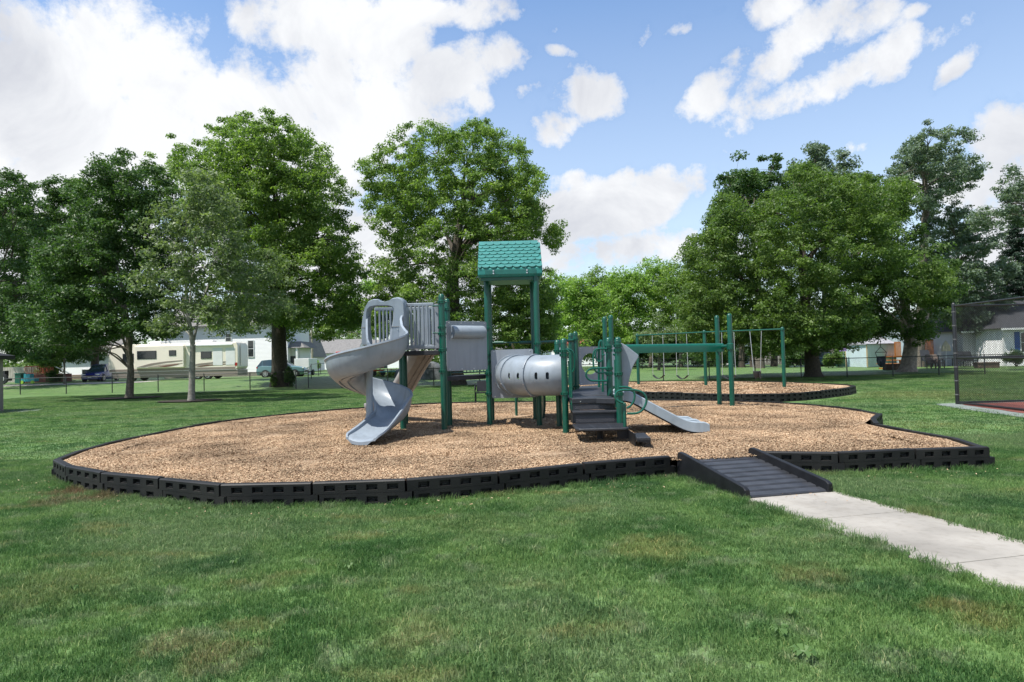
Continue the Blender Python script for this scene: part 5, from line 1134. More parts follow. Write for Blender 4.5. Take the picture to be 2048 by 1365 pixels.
def houses():
    Y = 74.0; a, b = at(330, 700, Y).x, at(575, 700, Y).x
    r = thing('white_house', 'two storey white sided house behind the motorhome and big tree', 'house', (a, Y, .5)); gable(r, a, b, Y, Y + 8, .5, 6.2, 8.8, SIDW, ROOFG)
    for px0, px1, p0, p1 in ((497, 507, 682, 714), (452, 462, 668, 683)): q0, q1 = at(px0, p1, Y), at(px1, p0, Y); win(r, q0.x, q1.x, q0.z, q1.z, Y)
    mb = MB(); mb.bb((a - .05, Y - .06, .4), (b + .05, Y - .001, 1.0)); mb.build('foundation', CONC, r)
    c, d = at(576, 700, Y + 1).x, at(600, 700, Y + 1).x; mb = MB(); mb.bb((c, Y + 1, .5), (d, Y + 5, 3.5)); mb.build('porch_wall', SIDW, r)
    mb = MB(); mb.prism([(c - .2, Y + .2, 3.5), (d + .8, Y + .2, 3.5), (d + .8, Y + 5, 3.5), (c - .2, Y + 5, 3.5)], [(c - .2, Y + .9, 4.2), (d + .1, Y + .9, 4.2), (d + .1, Y + 5, 4.2), (c - .2, Y + 5, 4.2)]); mb.build('porch_roof', ROOFG, r)
    q = at(579, 740, Y + 1); mb = MB(); mb.bb((q.x, Y + .94, .6), (q.x + .9, Y + .995, 2.6)); mb.build('door', GLASS, r); mb = MB(); mb.bb((d - .25, Y + .3, .5), (d - .05, Y + .5, 3.5)); mb.build('porch_post', WHITE, r)
    Y = 84; a, b = at(118, 720, Y).x, at(192, 720, Y).x; r = thing('white_house', 'low white house with brick base seen left of the blue wagon', 'house', (a, Y, .5)); gable(r, a, b + 2, Y, Y + 7, .5, 3.6, 6, SIDW, ROOFG)
    mb = MB(); mb.bb((a - .03, Y - .12, .4), (b + 1, Y - .001, 1.1)); mb.build('brick_base', mat('brick_base', (.24, .18, .14), .9, .3, 9, bump=.5, bscale=20), r); q = at(166, 740, Y); win(r, q.x, q.x + 1.2, .75, 1.7, Y - .12, cross=False)
    Y = 125; a, b = at(625, 700, Y).x, at(712, 700, Y).x; r = thing('white_outbuilding', 'long low white building with grey roof far behind the left slide', 'building', (a, Y, .6)); gable(r, a, b, Y, Y + 9, .0, 3.6, 6.0, SIDW, ROOFG)
    a, b = at(598, 700, 112).x, at(622, 700, 112).x; r = thing('white_gabled_house', 'white gabled house end beside the utility pole in the distance', 'house', (a, 112, .6)); gable(r, a, b, 112, 120, 0, 3.6, 6.2, SIDW, ROOFG, 'y')
    # behind the tower
    Y = 118; a, b = at(1108, 700, Y).x, at(1198, 700, Y).x; r = thing('white_cottage', 'white cottage with red roof glimpsed behind the tunnel and stairs', 'house', (a, Y, 0)); gable(r, a, b, Y, Y + 8, 0, 3.7, 4.7, SIDW, mat('red_metal_roof', (.32, .04, .04), .5, .1, 2))
    for k in range(5): q = a + 1 + k * 1.25; win(r, q, q + .6, 1.4, 2.4, Y, cross=False)
    Y = 132; a, b = at(1050, 700, Y).x, at(1104, 700, Y).x; r = thing('white_bungalow', 'pale bungalow among trees behind the tunnel top', 'house', (a, Y, 0)); gable(r, a, b, Y, Y + 8, 0, 3.4, 5.2, SIDW, ROOFG); win(r, a + 1.5, a + 2.6, 1.2, 2.4, Y)
    Y = 120; a, b = at(735, 700, Y).x, at(800, 700, Y).x; r = thing('white_garage', 'white garage with dark door between the trees left of the tower', 'building', (a, Y, .4)); gable(r, a, b, Y, Y + 8, 0, 3.6, 5.6, SIDW, ROOFG); mb = MB(); mb.bb((a + 1, Y - .05, .2), (a + 3.4, Y - .001, 2.6)); mb.build('door', GLASS, r)
    Y = 116; a, b = at(935, 700, Y).x, at(1020, 700, Y).x; r = thing('white_ranch_house', 'low white house behind the tower between trunk and tunnel', 'house', (a, Y, .2)); gable(r, a, b, Y, Y + 8, 0, 3.4, 5.2, SIDW, ROOFG)
    # right hand house
    Y = 57.5; cx, e = at(2008, 700, Y).x, at(2010, 700, Y).x + 13; ze = at(2008, 657, Y).z
    r = thing('grey_house', 'grey and white house with dark roof and blue shutters behind the cage', 'house', (cx, Y, 0))
    xl = at(1912, 700, 62).x; zr = at(2020, 601, 63).z
    mb = MB(); mb.prism([(xl, 61, 0), (cx, 61, 0), (cx, 61, ze), (xl, 61, ze)], [(xl, 70, 0), (cx, 70, 0), (cx, 70, ze), (xl, 70, ze)]); mb.build('side_wall', SIDG, r)
    mb = MB(); mb.bb((cx, Y, 0), (e, 70, ze)); mb.build('wall', SIDW, r)
    mb = MB(); mb.add([(cx - .4, Y - .4, ze), (e + .4, Y - .4, ze), (e + .4, 64, zr), (cx + 3.5, 64, zr), (cx - .4, 70.4, ze), (e + .4, 70.4, ze), (cx - .4, Y - .4, ze - .12), (e + .4, Y - .4, ze - .12)], [(0, 1, 2, 3), (0, 3, 4), (3, 2, 5, 4), (0, 6, 7, 1)]); mb.build('roof', ROOFK, r)
    mb = MB(); mb.add([(xl - .4, 60.6, ze - .1), (cx + .2, 60.6, ze - .1), (cx + 3.6, 65.5, zr - .05), (xl + 2.0, 65.5, zr - .05), (xl - .4, 70.4, ze), (cx, 70.4, ze)], [(0, 1, 2, 3), (0, 3, 4), (3, 2, 5, 4)]); mb.build('roof', ROOFK, r)
    for a_, b_ in (((cx - .45, Y - .45, ze - .16), (e, Y - .38, ze - .0)), ((xl - .4, 60.52, ze - .26), (cx - .4, 60.6, ze - .1)), ((cx - .09, Y - .05, 0), (cx + .05, Y + .06, ze - .16))): mb = MB(); mb.bb(a_, b_); mb.build('white_trim', WHITE, r)
    SH = mat('blue_shutter', (.01, .07, .28), .5, .1, 3); q = at(2042, 700, Y); win(r, q.x, q.x + 1.0, 1.15, 2.75, Y, shutters=None)
    for x in (at(2029.5, 700, Y).x, q.x + 1.15): mb = MB(); mb.bb((x, Y - .05, 1.05), (x + .42, Y - .002, 2.85)); mb.build('shutter', SH, r)
    # grey house wing with patio doors
    a, b = at(1838, 700, 68).x, at(1915, 700, 68).x; r = thing('pale_blue_house', 'pale house wall with patio doors behind the closed beige umbrella', 'house', (a, 68, 0)); gable(r, a, b, 68, 75, 0, 3.5, 5.6, mat('pale_blue_siding', (.42, .5, .53), .6, .05, 1), ROOFG)
    for px in (1866, 1893): q = at(px, 700, 68); mb = MB(); mb.bb((q.x, 67.95, .1), (q.x + 1.1, 67.999, 2.5)); f = mb.build('patio_door', WHITE, r); mb = MB(); mb.bb((q.x + .1, 67.93, .2), (q.x + 1.0, 67.949, 2.4)); mb.build('pane', GLASS, f)
houses()
def shed():
    BL = mat('pale_blue_boards', (.56, .68, .72), .7, .06, 2, bump=.2, bscale=40); SR = mat('shed_roof', (.30, .30, .33), .8, .1, 3); TR = mat('tan_trim', (.45, .36, .22), .7)
    p0, p1, p2 = at(1691, 700, 69), at(1733, 700, 64), at(1790, 700, 66.5); p3 = p0 + (p2 - p1); zb, ze = 0.02, at(1733, 688, 64).z
    r = thing('garden_shed', 'pale blue wooden garden shed with grey roof between two big trunks', 'shed', (p1.x, 64, 0))
    for q in (p0, p1, p2, p3): q.z = 0
    U = Vector((0, 0, 1)); n = 0
    for a, b, k in ((p0, p1, 9), (p1, p2, 11)):
        d = (b - a).normalized(); nn = Vector((d.y, -d.x, 0)); L_ = (b - a).length / k
        for i in range(k):
            q = a + d * (L_ * i + .012); q2 = a + d * (L_ * (i + 1) - .012); mb = MB(); mb.prism([q + U * zb, q2 + U * zb, q2 + U * ze, q + U * ze], [v - nn * .04 for v in (q + U * zb, q2 + U * zb, q2 + U * ze, q + U * ze)]); mb.build('board', BL, r)
    mb = MB(); i0, i1, i2, i3 = [q.lerp((p0 + p2) / 2, .03) for q in (p0, p1, p2, p3)]; mb.prism([q + U * .01 for q in (i0, i1, i2, i3)], [q + U * ze for q in (i0, i1, i2, i3)]); mb.build('shed_core', mat('shed_gap', (.2, .26, .28), .8), r)
    c = (p0 + p2) / 2; zr = at(1745, 675, 67).z; ov = [c + (q - c) * 1.06 + U * ze for q in (p0, p1, p2, p3)]; m1 = (ov[0] + ov[1]) / 2 * 1 ; m2 = (ov[2] + ov[3]) / 2; m1 = m1 + (m2 - m1) * .0; m1.z = m2.z = zr
    m1b = m1 + (m2 - m1) * .04
    mb = MB(); mb.add(ov + [m1b, m2] + [v - U * .1 for v in ov], [(0, 1, 4), (1, 2, 5, 4), (2, 3, 5), (3, 0, 4, 5), (0, 6, 7, 1), (1, 7, 8, 2), (2, 8, 9, 3), (3, 9, 6, 0)]); mb.build('roof', SR, r)
    for q in (p1, p0, p2): mb = MB(); mb.box((q.x, q.y - .03, ze / 2), (.09, .09, ze - .12)); mb.build('corner_trim', TR, r)
shed()
# ------------------------------------------------------------------ yard things, right
ORW = mat('orange_stained_wood', (.38, .13, .022), .6, .2, 5); DK = mat('dark_chair', (.025, .028, .034), .6, .2, 6)
def yard_right():
    # deck railing
    r = thing('orange_deck_stair', 'orange stained wooden deck railing and stair beside the pale house', 'deck', (at(1850, 700, 65).x, 65, 0))
    def rail(pxa, pxb, Y, zb, zt, n):
        a, b = at(pxa, 700, Y).x, at(pxb, 700, Y).x
        for z in (zb + .1, zt): mb = MB(); mb.bb((a, Y, z - .04), (b, Y + .06, z + .04)); mb.build('rail', ORW, r)
        for i in range(n + 1): x = a + (b - a) * i / n; mb = MB(); mb.bb((x - .03, Y - .03, zb), (x + .03, Y - .001, zt)); mb.build('baluster', ORW, r)
    rail(1789, 1801, 64, .9, 2.3, 6); rail(1836, 1866, 65, 1.0, 2.4, 14)
    mb = MB(); a, b = at(1789, 700, 64).x, at(1866, 700, 65).x; mb.bb((a, 65.2, .85), (b, 67.8, 1.0)); mb.build('deck_floor', ORW, r)
    for i in range(6): x = at(1832, 700, 64.5).x + .22 * i; mb = MB(); mb.bb((x - .5, 64.3 - i * .0, .15 + .14 * i), (x - .25, 65.15, .2 + .14 * i)); mb.build('step', ORW, r)
    # umbrellas
    def umb(px, Y, p0, p1, m, label, w):
        q = at(px, p1, Y); t = at(px, p0, Y); r = thing('patio_umbrella', label, 'umbrella', (q.x, Y, 0)); mb = MB(); mb.tube([(q.x, Y, 0), (q.x, Y, t.z)], .03, 8); mb.build('pole', WHITE, r)
        mb = MB(); n = 10; rows = []
        for z, rr in ((t.z, .03), (t.z - .25, w * .5), (q.z + .5, w * .8), (q.z, w)): rows.append([(q.x + rr * (1 + .22 * (j % 2)) * math.cos(2 * PI * j / 20), Y + rr * (1 + .22 * (j % 2)) * math.sin(2 * PI * j / 20), z) for j in range(20)])
        mb.loft(rows); mb.build('folded_canopy', m, r, smooth=False)
    umb(1892, 62, 682, 703, mat('beige_canvas', (.42, .38, .28), .9, .1, 4), 'closed beige patio umbrella standing by the patio doors', .33)
    umb(1686, 68, 686, 703, mat('purple_canvas', (.25, .18, .38), .9, .2, 6), 'closed purple striped umbrella left of the blue shed', .28)
    # hammock chair
    t = at(1762, 672, 52); q = at(1762, 713, 52); r = thing('hammock_chair', 'dark hanging hammock chair slung from the tree before the shed', 'hammock chair', tuple(q)); x = q.x; s_ = 52 / FPX
    zz = lambda py: at(1762, py, 52).z
    for a, b in (((x, zz(680)), (x, zz(694))), ((x, zz(694)), (x - 11 * s_, zz(705))), ((x, zz(694)), (x + 11 * s_, zz(705))), ((x - 11 * s_, zz(705)), (x + 11 * s_, zz(705))), ((x - 11 * s_, zz(705)), (x - 8 * s_, zz(718))), ((x + 11 * s_, zz(705)), (x + 8 * s_, zz(718)))):
        mb = MB(); mb.tube([(a[0], 52, a[1]), (b[0], 52, b[1])], .022, 6); mb.build('rope', DK, r)
    mb = MB(); rows = [[(x + w * s_ * math.cos(2 * PI * j / 14), 52 + w * s_ * .8 * math.sin(2 * PI * j / 14) - (0), zz(py)) for j in range(14)] for py, w in ((713, 8.5), (722, 9), (728, 7.5), (733, 4.5), (735, 1.5))]; mb.loft(rows); mb.build('sling_seat', mat('blue_grey_canvas', (.04, .055, .085), .9, .4, 9), r, smooth=True)
    # picnic table, chairs, bin, planters
    def px_thing(name, label, cat, px, Y, boxes, m, group=None):
        c = at(px, 725, Y).x; r = thing(name, label, cat, (c, Y, 0), group=group)
        for n_, a, b in boxes: mb = MB(); mb.bb((c + a[0], Y + a[1], a[2]), (c + b[0], Y + b[1], b[2])); mb.build(n_, m, r, bevel=.01)
        return r
    px_thing('picnic_table', 'orange wooden picnic table right of the hammock chair', 'table', 1783, 58, [('tabletop', (-.95, -.35, .70), (.95, .35, .76)), ('bench', (-.95, -.75, .42), (.95, -.5, .46)), ('bench', (-.95, .5, .42), (.95, .75, .46)), ('leg', (-.75, -.7, 0), (-.65, .7, .1)), ('leg', (.65, -.7, 0), (.75, .7, .1)), ('leg', (-.75, -.06, .1), (-.65, .06, .7)), ('leg', (.65, -.06, .1), (.75, .06, .7))], ORW)
    def chair(px, Y, label, s_=1.0, m=DK, lean=.2, grp=None):
        c = at(px, 725, Y).x; r = thing('patio_chair', label, 'chair', (c, Y, 0), group=grp); w = .33 * s_
        mb = MB(); mb.bb((c - w, Y - .3, .38 * s_), (c + w, Y + .3, .43 * s_)); mb.build('seat', m, r)
        mb = MB(); mb.prism([(c - w, Y + .26, .42 * s_), (c + w, Y + .26, .42 * s_), (c + w * .8, Y + .26 + lean, 1.05 * s_), (c - w * .8, Y + .26 + lean, 1.05 * s_)], [(c - w, Y + .31, .42 * s_), (c + w, Y + .31, .42 * s_), (c + w * .8, Y + .31 + lean, 1.05 * s_), (c - w * .8, Y + .31 + lean, 1.05 * s_)]); mb.build('backrest', m, r)
        for sx in (-1, 1):
            mb = MB(); mb.bb((c + sx * w - .04, Y - .32, .6 * s_), (c + sx * w + .04, Y + .3, .64 * s_)); mb.build('armrest', m, r)
            for dy in (-.28, .26): mb = MB(); mb.bb((c + sx * w - .03, Y + dy - .03, 0), (c + sx * w + .03, Y + dy + .03, .6 * s_)); mb.build('leg', m, r)
    BRN = mat('brown_sling', (.10, .075, .06), .7, .2, 4)
    chair(1857, 60, 'tall black wooden armchair beside the big trunk on the patio', 1.45, DK, .3); chair(1866, 56, 'brown sling chair just right of the big trunk', 1.1, BRN, .35); chair(1875, 56.3, 'brown sling chair nearest the beige umbrella', 1.1, BRN, .35)
    chair(1926, 58, 'left one of two dark chairs seen through the cage mesh', 1.25, DK); chair(1941, 58, 'right one of two dark chairs seen through the cage mesh', 1.25, DK)
    px_thing('patio_table', 'low dark patio table under the closed beige umbrella', 'table', 1895, 61, [('tabletop', (-.8, -.5, .68), (.8, .5, .73)), ('leg', (-.7, -.4, 0), (-.64, -.34, .68)), ('leg', (.64, -.4, 0), (.7, -.34, .68)), ('leg', (-.7, .34, 0), (-.64, .4, .68)), ('leg', (.64, .34, 0), (.7, .4, .68))], DK)
    px_thing('fire_pit', 'brown stone ring planter on the patio left of the house corner', 'planter', 1973, 54, [('stone_ring', (-.75, -.4, 0), (.75, .4, .38)), ('rim', (-.8, -.45, .38), (.8, .45, .46))], mat('brown_stone', (.13, .09, .07), .9, .3, 8))
    px_thing('wheeled_bin', 'dark green wheeled bin left of the blue shed', 'bin', 1681, 67, [('bin_body', (-.33, -.33, .05), (.33, .33, 1.0)), ('lid', (-.36, -.38, 1.0), (.36, .36, 1.08))], mat('dark_green_bin', (.008, .05, .035), .5, .1, 4))
    px_thing('stacked_firewood', 'low dark woodpile behind the fence beside the pale trunk', 'woodpile', 1786, 55, [('log_stack', (-.7, -.3, 0), (.7, .3, .45)), ('cover', (-.72, -.32, .45), (.72, .32, .5))], mat('dark_wood', (.05, .032, .022), .9, .3, 8))
    Yp = 62; mb = MB(); a, b = at(1650, 720, 76).x, at(1600, 720, 76).x
    p = at(1560, 700, 88); r = thing('wooden_privacy_fence', 'grey board fence far behind the swing set under trees', 'fence', (p.x, 88, 0))
    n = 26
    for i in range(n): x = p.x - 4 + i * .42; mb = MB(); mb.bb((x, 88, 0), (x + .39, 88.03, 1.8 + .05 * random.random())); mb.build('board', mat('weathered_board', (.22, .20, .19), .9, .2, 2), r)
    for px, Y, lab in ((1500, 96, 'white house wall glimpsed between dark trunks beyond the swings'), (1590, 98, 'second white house farther right beyond the board fence')):
        a, b = at(px - 28, 700, Y).x, at(px + 30, 700, Y).x; r = thing('white_house', lab, 'house', (a, Y, 0)); gable(r, a, b, Y, Y + 7, 0, 3.3, 5, SIDW, ROOFG); win(r, a + .8, a + 1.6, 1.3, 2.5, Y); win(r, b - 1.8, b - 1.0, 1.3, 2.5, Y)
    c = at(1650, 712, 74); car('parked_car', 'blue grey car half hidden behind the dark right trunk', (c.x, 74, 0), 0, 4.4, 1.8, 1.45, mat('grey_blue_paint', (.10, .15, .2), .25, .05, 1), 'wagon')
    c = at(1595, 712, 80); 
yard_right()
# ------------------------------------------------------------------ yard things, left
def yard_left():
    zt = lambda x, y: terrain(x, y)
    Y = 70; a, b = at(50, 745, Y).x, at(106, 745, Y).x; z = .5; RB = mat('red_brown_deck', (.16, .055, .045), .8, .2, 4)
    r = thing('red_deck', 'red brown raised deck with railing and stairs in the far left yard', 'deck', (a, Y, z)); mb = MB(); mb.bb((a, Y, z), (b, Y + 3, z + .85)); mb.build('deck_base', RB, r)
    for zz in (z + .95, z + 1.65): mb = MB(); mb.bb((a, Y - .03, zz), (b, Y + .04, zz + .08)); mb.build('rail', mat('red_rail', (.36, .07, .045), .7), r)
    for i in range(15): x = a + (b - a) * i / 14; mb = MB(); mb.bb((x - .03, Y - .001, z + .85), (x + .03, Y + .05, z + 1.65)); mb.build('baluster', MC['red_rail'], r)
    for i in range(5): mb = MB(); mb.bb((b + .28 * i, Y + .2, z + .7 - .16 * i), (b + .28 * i + .3, Y + 1.4, z + .76 - .16 * i)); mb.build('step', RB, r)
    mb = MB(); mb.tube([(b, Y + .15, z + 1.7), (b + 1.6, Y + .15, z + .85)], .05, 6); mb.build('stair_rail', WHITE, r)
    def simple(name, label, cat, px, Y, parts):
        c = at(px, 745, Y).x; zb = zt(c, Y); r = thing(name, label, cat, (c, Y, zb))
        for n_, m, a, b in parts: mb = MB(); mb.bb((c + a[0], Y + a[1], zb + a[2]), (c + b[0], Y + b[1], zb + b[2])); mb.build(n_, m, r, bevel=.03)
        return r, c, zb
    simple('wheeled_bin', 'green wheeled bin at the end of the red deck', 'bin', 40, 66, [('bin_body', mat('bin_green', (.01, .12, .08), .4), (-.3, -.3, .05), (.3, .3, .95)), ('lid', MC['bin_green'], (-.34, -.36, .95), (.34, .34, 1.03))])
    r, c, zb = simple('toy_car', 'turquoise plastic toy car on the grass before the red deck', 'toy car', 59, 65, [('body', mat('turquoise_plastic', (.03, .35, .42), .35), (-.7, -.3, .2), (.7, .3, .5)), ('cabin', MC['turquoise_plastic'], (-.35, -.28, .5), (.25, .28, .95))])
    for x in (-.5, .5): mb = MB(); mb.lathe((c + x, 64.72, zb + .16), [(.16, -.06), (.16, .06)], 12, 'Y'); mb.build('wheel', mat('lime_wheel', (.35, .6, .05), .5), r)
    r, c, zb = simple('lawn_tractor', 'red lawn tractor with white hubbed wheel at the far left', 'tractor', 8, 67, [('hood', mat('red_paint', (.45, .03, .02), .4), (-1.5, -.4, .5), (-.3, .4, 1.0)), ('seat', RUBBER, (-.2, -.25, .7), (.3, .25, 1.3)), ('chassis', RUBBER, (-1.4, -.3, .3), (.6, .3, .55))])
    for x, rr in ((.25, .5), (-1.2, .3)):
        mb = MB(); mb.lathe((c + x, 66.5, zb + rr), [(rr, -.12), (rr, .12)], 16, 'Y'); w = mb.build('wheel', RUBBER, r); mb = MB(); mb.lathe((c + x, 66.36, zb + rr), [(rr * .5, -.01), (rr * .5, .01)], 12, 'Y'); mb.build('hub', WHITE, w)
    r = thing('wooden_fence', 'weathered grey board fence behind the red deck', 'fence', (at(0, 740, 76).x, 76, .5)); x0 = at(-60, 740, 76).x
    for i in range(26): mb = MB(); mb.bb((x0 + i * .3, 76, .45), (x0 + i * .3 + .27, 76.03, 2.2)); mb.build('board', mat('pale_board', (.40, .37, .33), .9, .2, 2), r)
    r, c, zb = simple('enclosed_trailer', 'white box trailer parked right of the teal suv', 'trailer', 606, 70, [('trailer_box', WHITE, (-.75, -.4, .35), (.75, 2.6, 1.75)), ('drawbar', RUBBER, (-.9, -.7, .3), (.9, -.45, .38))])
    for x in (-.8, .8): mb = MB(); mb.lathe((c + x, 70.8, zb + .3), [(.3, -.08), (.3, .08)], 12, 'X'); mb.build('wheel', RUBBER, r)
    DRV = mat('pale_driveway', (.42, .39, .36), .9, .08, .6)
    q = [(-70, 60.2), (-41, 60.9), (-38.0, 61.6), (-33, 62.6), (-33, 58.6), (-37.5, 58.2), (-43, 57.2), (-70, 55.5)]
    mb = MB(); n = 24; lo, hi = [], []
    for i in range(n + 1):
        x = -72 + 40 * i / n; y0 = 56.6 + (x + 72) * .05; y1 = y0 + 3.6; lo.append((x, y0, zt(x, y0) + .02)); hi.append((x, y1, zt(x, y1) + .02))
    mb.loft([[a, b] for a, b in zip(lo, hi)], closed_sec=False); o = mb.build('driveway', DRV); o['kind'] = 'structure'
    # utility poles
    for px, p0, Y, lab in ((624, 655, 100, 'wooden utility pole beyond the white trailer'), (312, 560, 92, 'pale utility pole behind the motorhome roof')):
        t = at(px, p0, Y); r = thing('utility_pole', lab, 'pole', (t.x, Y, .4)); mb = MB(); mb.tube([(t.x, Y, 0), (t.x - .1, Y, t.z + (3 if px > 400 else 0))], [.16, .11], 8); mb.build('pole_shaft', BARKP, r); mb = MB(); mb.bb((t.x - 1, Y - .05, t.z - .4 + (3 if px > 400 else 0)), (t.x + 1, Y + .05, t.z - .28 + (3 if px > 400 else 0))); mb.build('crossarm', BARKP, r)
    # clutter behind the slide
    r = thing('tarp_covered_pile', 'grey tarp draped over a pile behind the spiral slide', 'tarp', (at(815, 745, 60).x, 60, .2)); c = at(817, 745, 60).x
    TP_ = mat('grey_tarp', (.10, .11, .12), .55, .6, 2.5, bump=.9, bscale=3)
    rows = []
    for z, w in ((.15, 1.25), (.5, 1.2), (.95, 1.05), (1.15, .7), (1.2, .2)): rows.append([(c + (w + random.uniform(-.1, .1)) * math.cos(2 * PI * j / 16), 60 + w * .6 * math.sin(2 * PI * j / 16), z + random.uniform(-.05, .05)) for j in range(16)])
    mb = MB(); mb.loft(rows); mb.build('tarp_sheet', TP_, r, smooth=True)
    r = thing('tarp_covered_pile', 'dark grey tarp tent behind the straight slide', 'tarp', (at(862, 745, 58).x, 58, .1)); c = at(866, 745, 58).x; rows = []
    for z, w in ((.02, 1.15), (.5, 1.0), (1.1, .8), (1.5, .5), (1.6, .1)): rows.append([(c + (w + random.uniform(-.1, .1)) * math.cos(2 * PI * j / 16), 58 + w * .6 * math.sin(2 * PI * j / 16), z + random.uniform(-.06, .06)) for j in range(16)])
    mb = MB(); mb.loft(rows); mb.build('tarp_sheet', TP_, r, smooth=True)
    r, c, zb = simple('red_canopy', 'red canopy top beyond the low end of the big tree', 'canopy', 702, 86, [('canopy_top', mat('red_canvas', (.55, .04, .035), .7), (-1.6, -1, 2.25), (1.6, 1, 2.6)), ('pole', WHITE, (-1.5, -.95, 0), (-1.42, -.87, 2.25)), ('pole', WHITE, (1.42, -.95, 0), (1.5, -.87, 2.25)), ('pole', WHITE, (-1.5, .87, 0), (-1.42, .95, 2.25)), ('pole', WHITE, (1.42, .87, 0), (1.5, .95, 2.25))])
    r, c, zb = simple('toy_scooter', 'orange red ride on toy among the flowers behind the slide', 'toy', 757, 61, [('deck', mat('orange_plastic', (.6, .09, .02), .4), (-.45, -.1, .5), (.45, .1, .62)), ('handle', MC['orange_plastic'], (-.4, -.04, .62), (-.32, .04, 1.25)), ('seat', MC['orange_plastic'], (.1, -.14, .8), (.45, .14, .92))])
    for x in (-.4, .4): mb = MB(); mb.lathe((c + x, 61, zb + .3), [(.24, -.05), (.24, .05)], 12, 'Y'); mb.build('wheel', RUBBER, r)
    r, c, zb = simple('wading_pool', 'light blue plastic wading pool leaning by the tarp', 'pool', 780, 60.5, [])
    mb = MB(); mb.lathe((c, 60.6, zb + .45), [(.9, 0), (.95, .1), (.85, .1), (.8, .04)], 20); mb.build('pool_shell', mat('sky_blue_plastic', (.2, .5, .62), .4), r, smooth=True)
yard_left()
# ------------------------------------------------------------------ trees
LEAVES = {
 'deep': leafmat('leaf_deep_green', (.028, .068, .017), (.10, .165, .040), .36),
 'fresh': leafmat('leaf_fresh_green', (.052, .110, .025), (.205, .29, .075), .44),
 'dark': leafmat('leaf_dark_green', (.024, .060, .018), (.085, .150, .042), .34),
 'olive': leafmat('leaf_olive', (.065, .105, .044), (.195, .245, .125), .38),
 'mid': leafmat('leaf_mid_green', (.038, .085, .020), (.138, .205, .050), .40),
 'bright': leafmat('leaf_bright_green', (.090, .175, .036), (.26, .38, .09), .45),
 'silver': leafmat('leaf_silver_green', (.055, .095, .058), (.19, .245, .18), .32),
 'spruce': leafmat('needle_dark', (.006, .020, .012), (.022, .050, .028), .1)}
def foliage(name, parent, C_, Rr, per, size, key, up=.55, droop=0, aspect=.6):
    per = int(per * 1.9); size *= .86; n = len(C_) * per; idx = np.repeat(np.arange(len(C_)), per)
    d = rng.normal(0, 1, (n, 3)); d /= np.linalg.norm(d, axis=1)[:, None]; r = rng.uniform(0, 1, n) ** (1 / 2.0)
    c = C_[idx] + d * Rr[idx] * r[:, None]
    nr = d * .55 + rng.normal(0, .55, (n, 3)); nr[:, 2] += up; nr /= np.linalg.norm(nr, axis=1)[:, None]
    t = rng.normal(0, 1, (n, 3)); t[:, 2] -= droop; t -= nr * (t * nr).sum(1)[:, None]; t /= np.linalg.norm(t, axis=1)[:, None]; b = np.cross(nr, t)
    s = size * rng.uniform(.6, 1.35, n)[:, None]; t = t * s * .5; b = b * s * .5 * aspect
    V = np.stack([c - t, c + t * .8 + b, c + t * .8 - b], 1).reshape(-1, 3).astype(np.float32)
    off = Vector((0, 0, 0)); p = parent
    while p is not None: off += p.location; p = p.parent
    V -= np.array(off, np.float32)
    clumpv = rng.uniform(-.22, .22, len(C_))
    a = np.clip(rng.uniform(.15, .85, n) + clumpv[idx], 0, 1)
    return fastmesh(name, V, np.arange(n * 3).reshape(-1, 3), LEAVES[key], parent, attr=a)
def limbs(root, base, fork, r0, targets, bark, twigs=None, lean=(0, 0), name='trunk', flare=1.5):
    base, fork = Vector(base), Vector(fork); mb = MB(); n = 8; P = []; Rd = []
    for i in range(n + 1):
        t = i / n; p = base.lerp(fork, t) + Vector((math.sin(t * PI) * lean[0], math.sin(t * PI) * lean[1], 0)); P.append(p); Rd.append(r0 * (flare - (flare - 1) * min(1, t * 5) ** .6) * (1 - .25 * t))
    mb.tube(P, Rd, 12); o = mb.build(name, bark, root, smooth=True)
    if targets:
        tz = max(t[2] for t in targets); mx = sum(t[0] for t in targets) / len(targets); my = sum(t[1] for t in targets) / len(targets)
        top = Vector((fork.x * .4 + mx * .6, fork.y * .4 + my * .6, fork.z + (tz - fork.z) * .8)); m1 = fork.lerp(top, .5) + Vector((random.uniform(-.4, .4), random.uniform(-.4, .4), 0))
        LP = cat_path([fork, m1, top], 6); mb = MB(); mb.tube(LP, [r0 * .75 * (1 - .88 * k / 12) for k in range(13)], 9); mb.build('leader', bark, root, smooth=True)
    else: LP = [fork]
    mb = MB(); rf = r0 * .62; vs = []
    for i, t in enumerate(targets):
        t = Vector(t); cand = [k for k in range(len(LP)) if LP[k].z < t.z + .3] or [0]; st = LP[min(cand[-1], random.choice(cand), 9)] ; L_ = (t - st).length; m = st.lerp(t, .5) + Vector((random.uniform(-.1, .1) * L_, random.uniform(-.1, .1) * L_, .12 * L_)); pts = cat_path([st, st.lerp(m, .5) + Vector((0, 0, .05 * L_)), m, t], 4)
        r1 = rf * random.uniform(.35, .55) * min(1, .3 + L_ / 9); mb.tube(pts, [r1 * (1 - .85 * k / (len(pts) - 1)) + .012 for k in range(len(pts))], 7)
        if twigs is not None:
            d = np.linalg.norm(twigs - np.array(t), axis=1); near = np.argsort(d)[:10]
            for j in near:
                q = Vector(twigs[j]); s0 = pts[int(len(pts) * random.uniform(.55, .95))]; mm = s0.lerp(q, .5) + Vector((random.uniform(-.2, .2), random.uniform(-.2, .2), .15)); mb.tube(cat_path([s0, mm, q], 3), [r1 * .32, r1 * .26, r1 * .2, r1 * .16, r1 * .12, .012, .008], 5)
    mb.build('branches', bark, root, smooth=True); return o
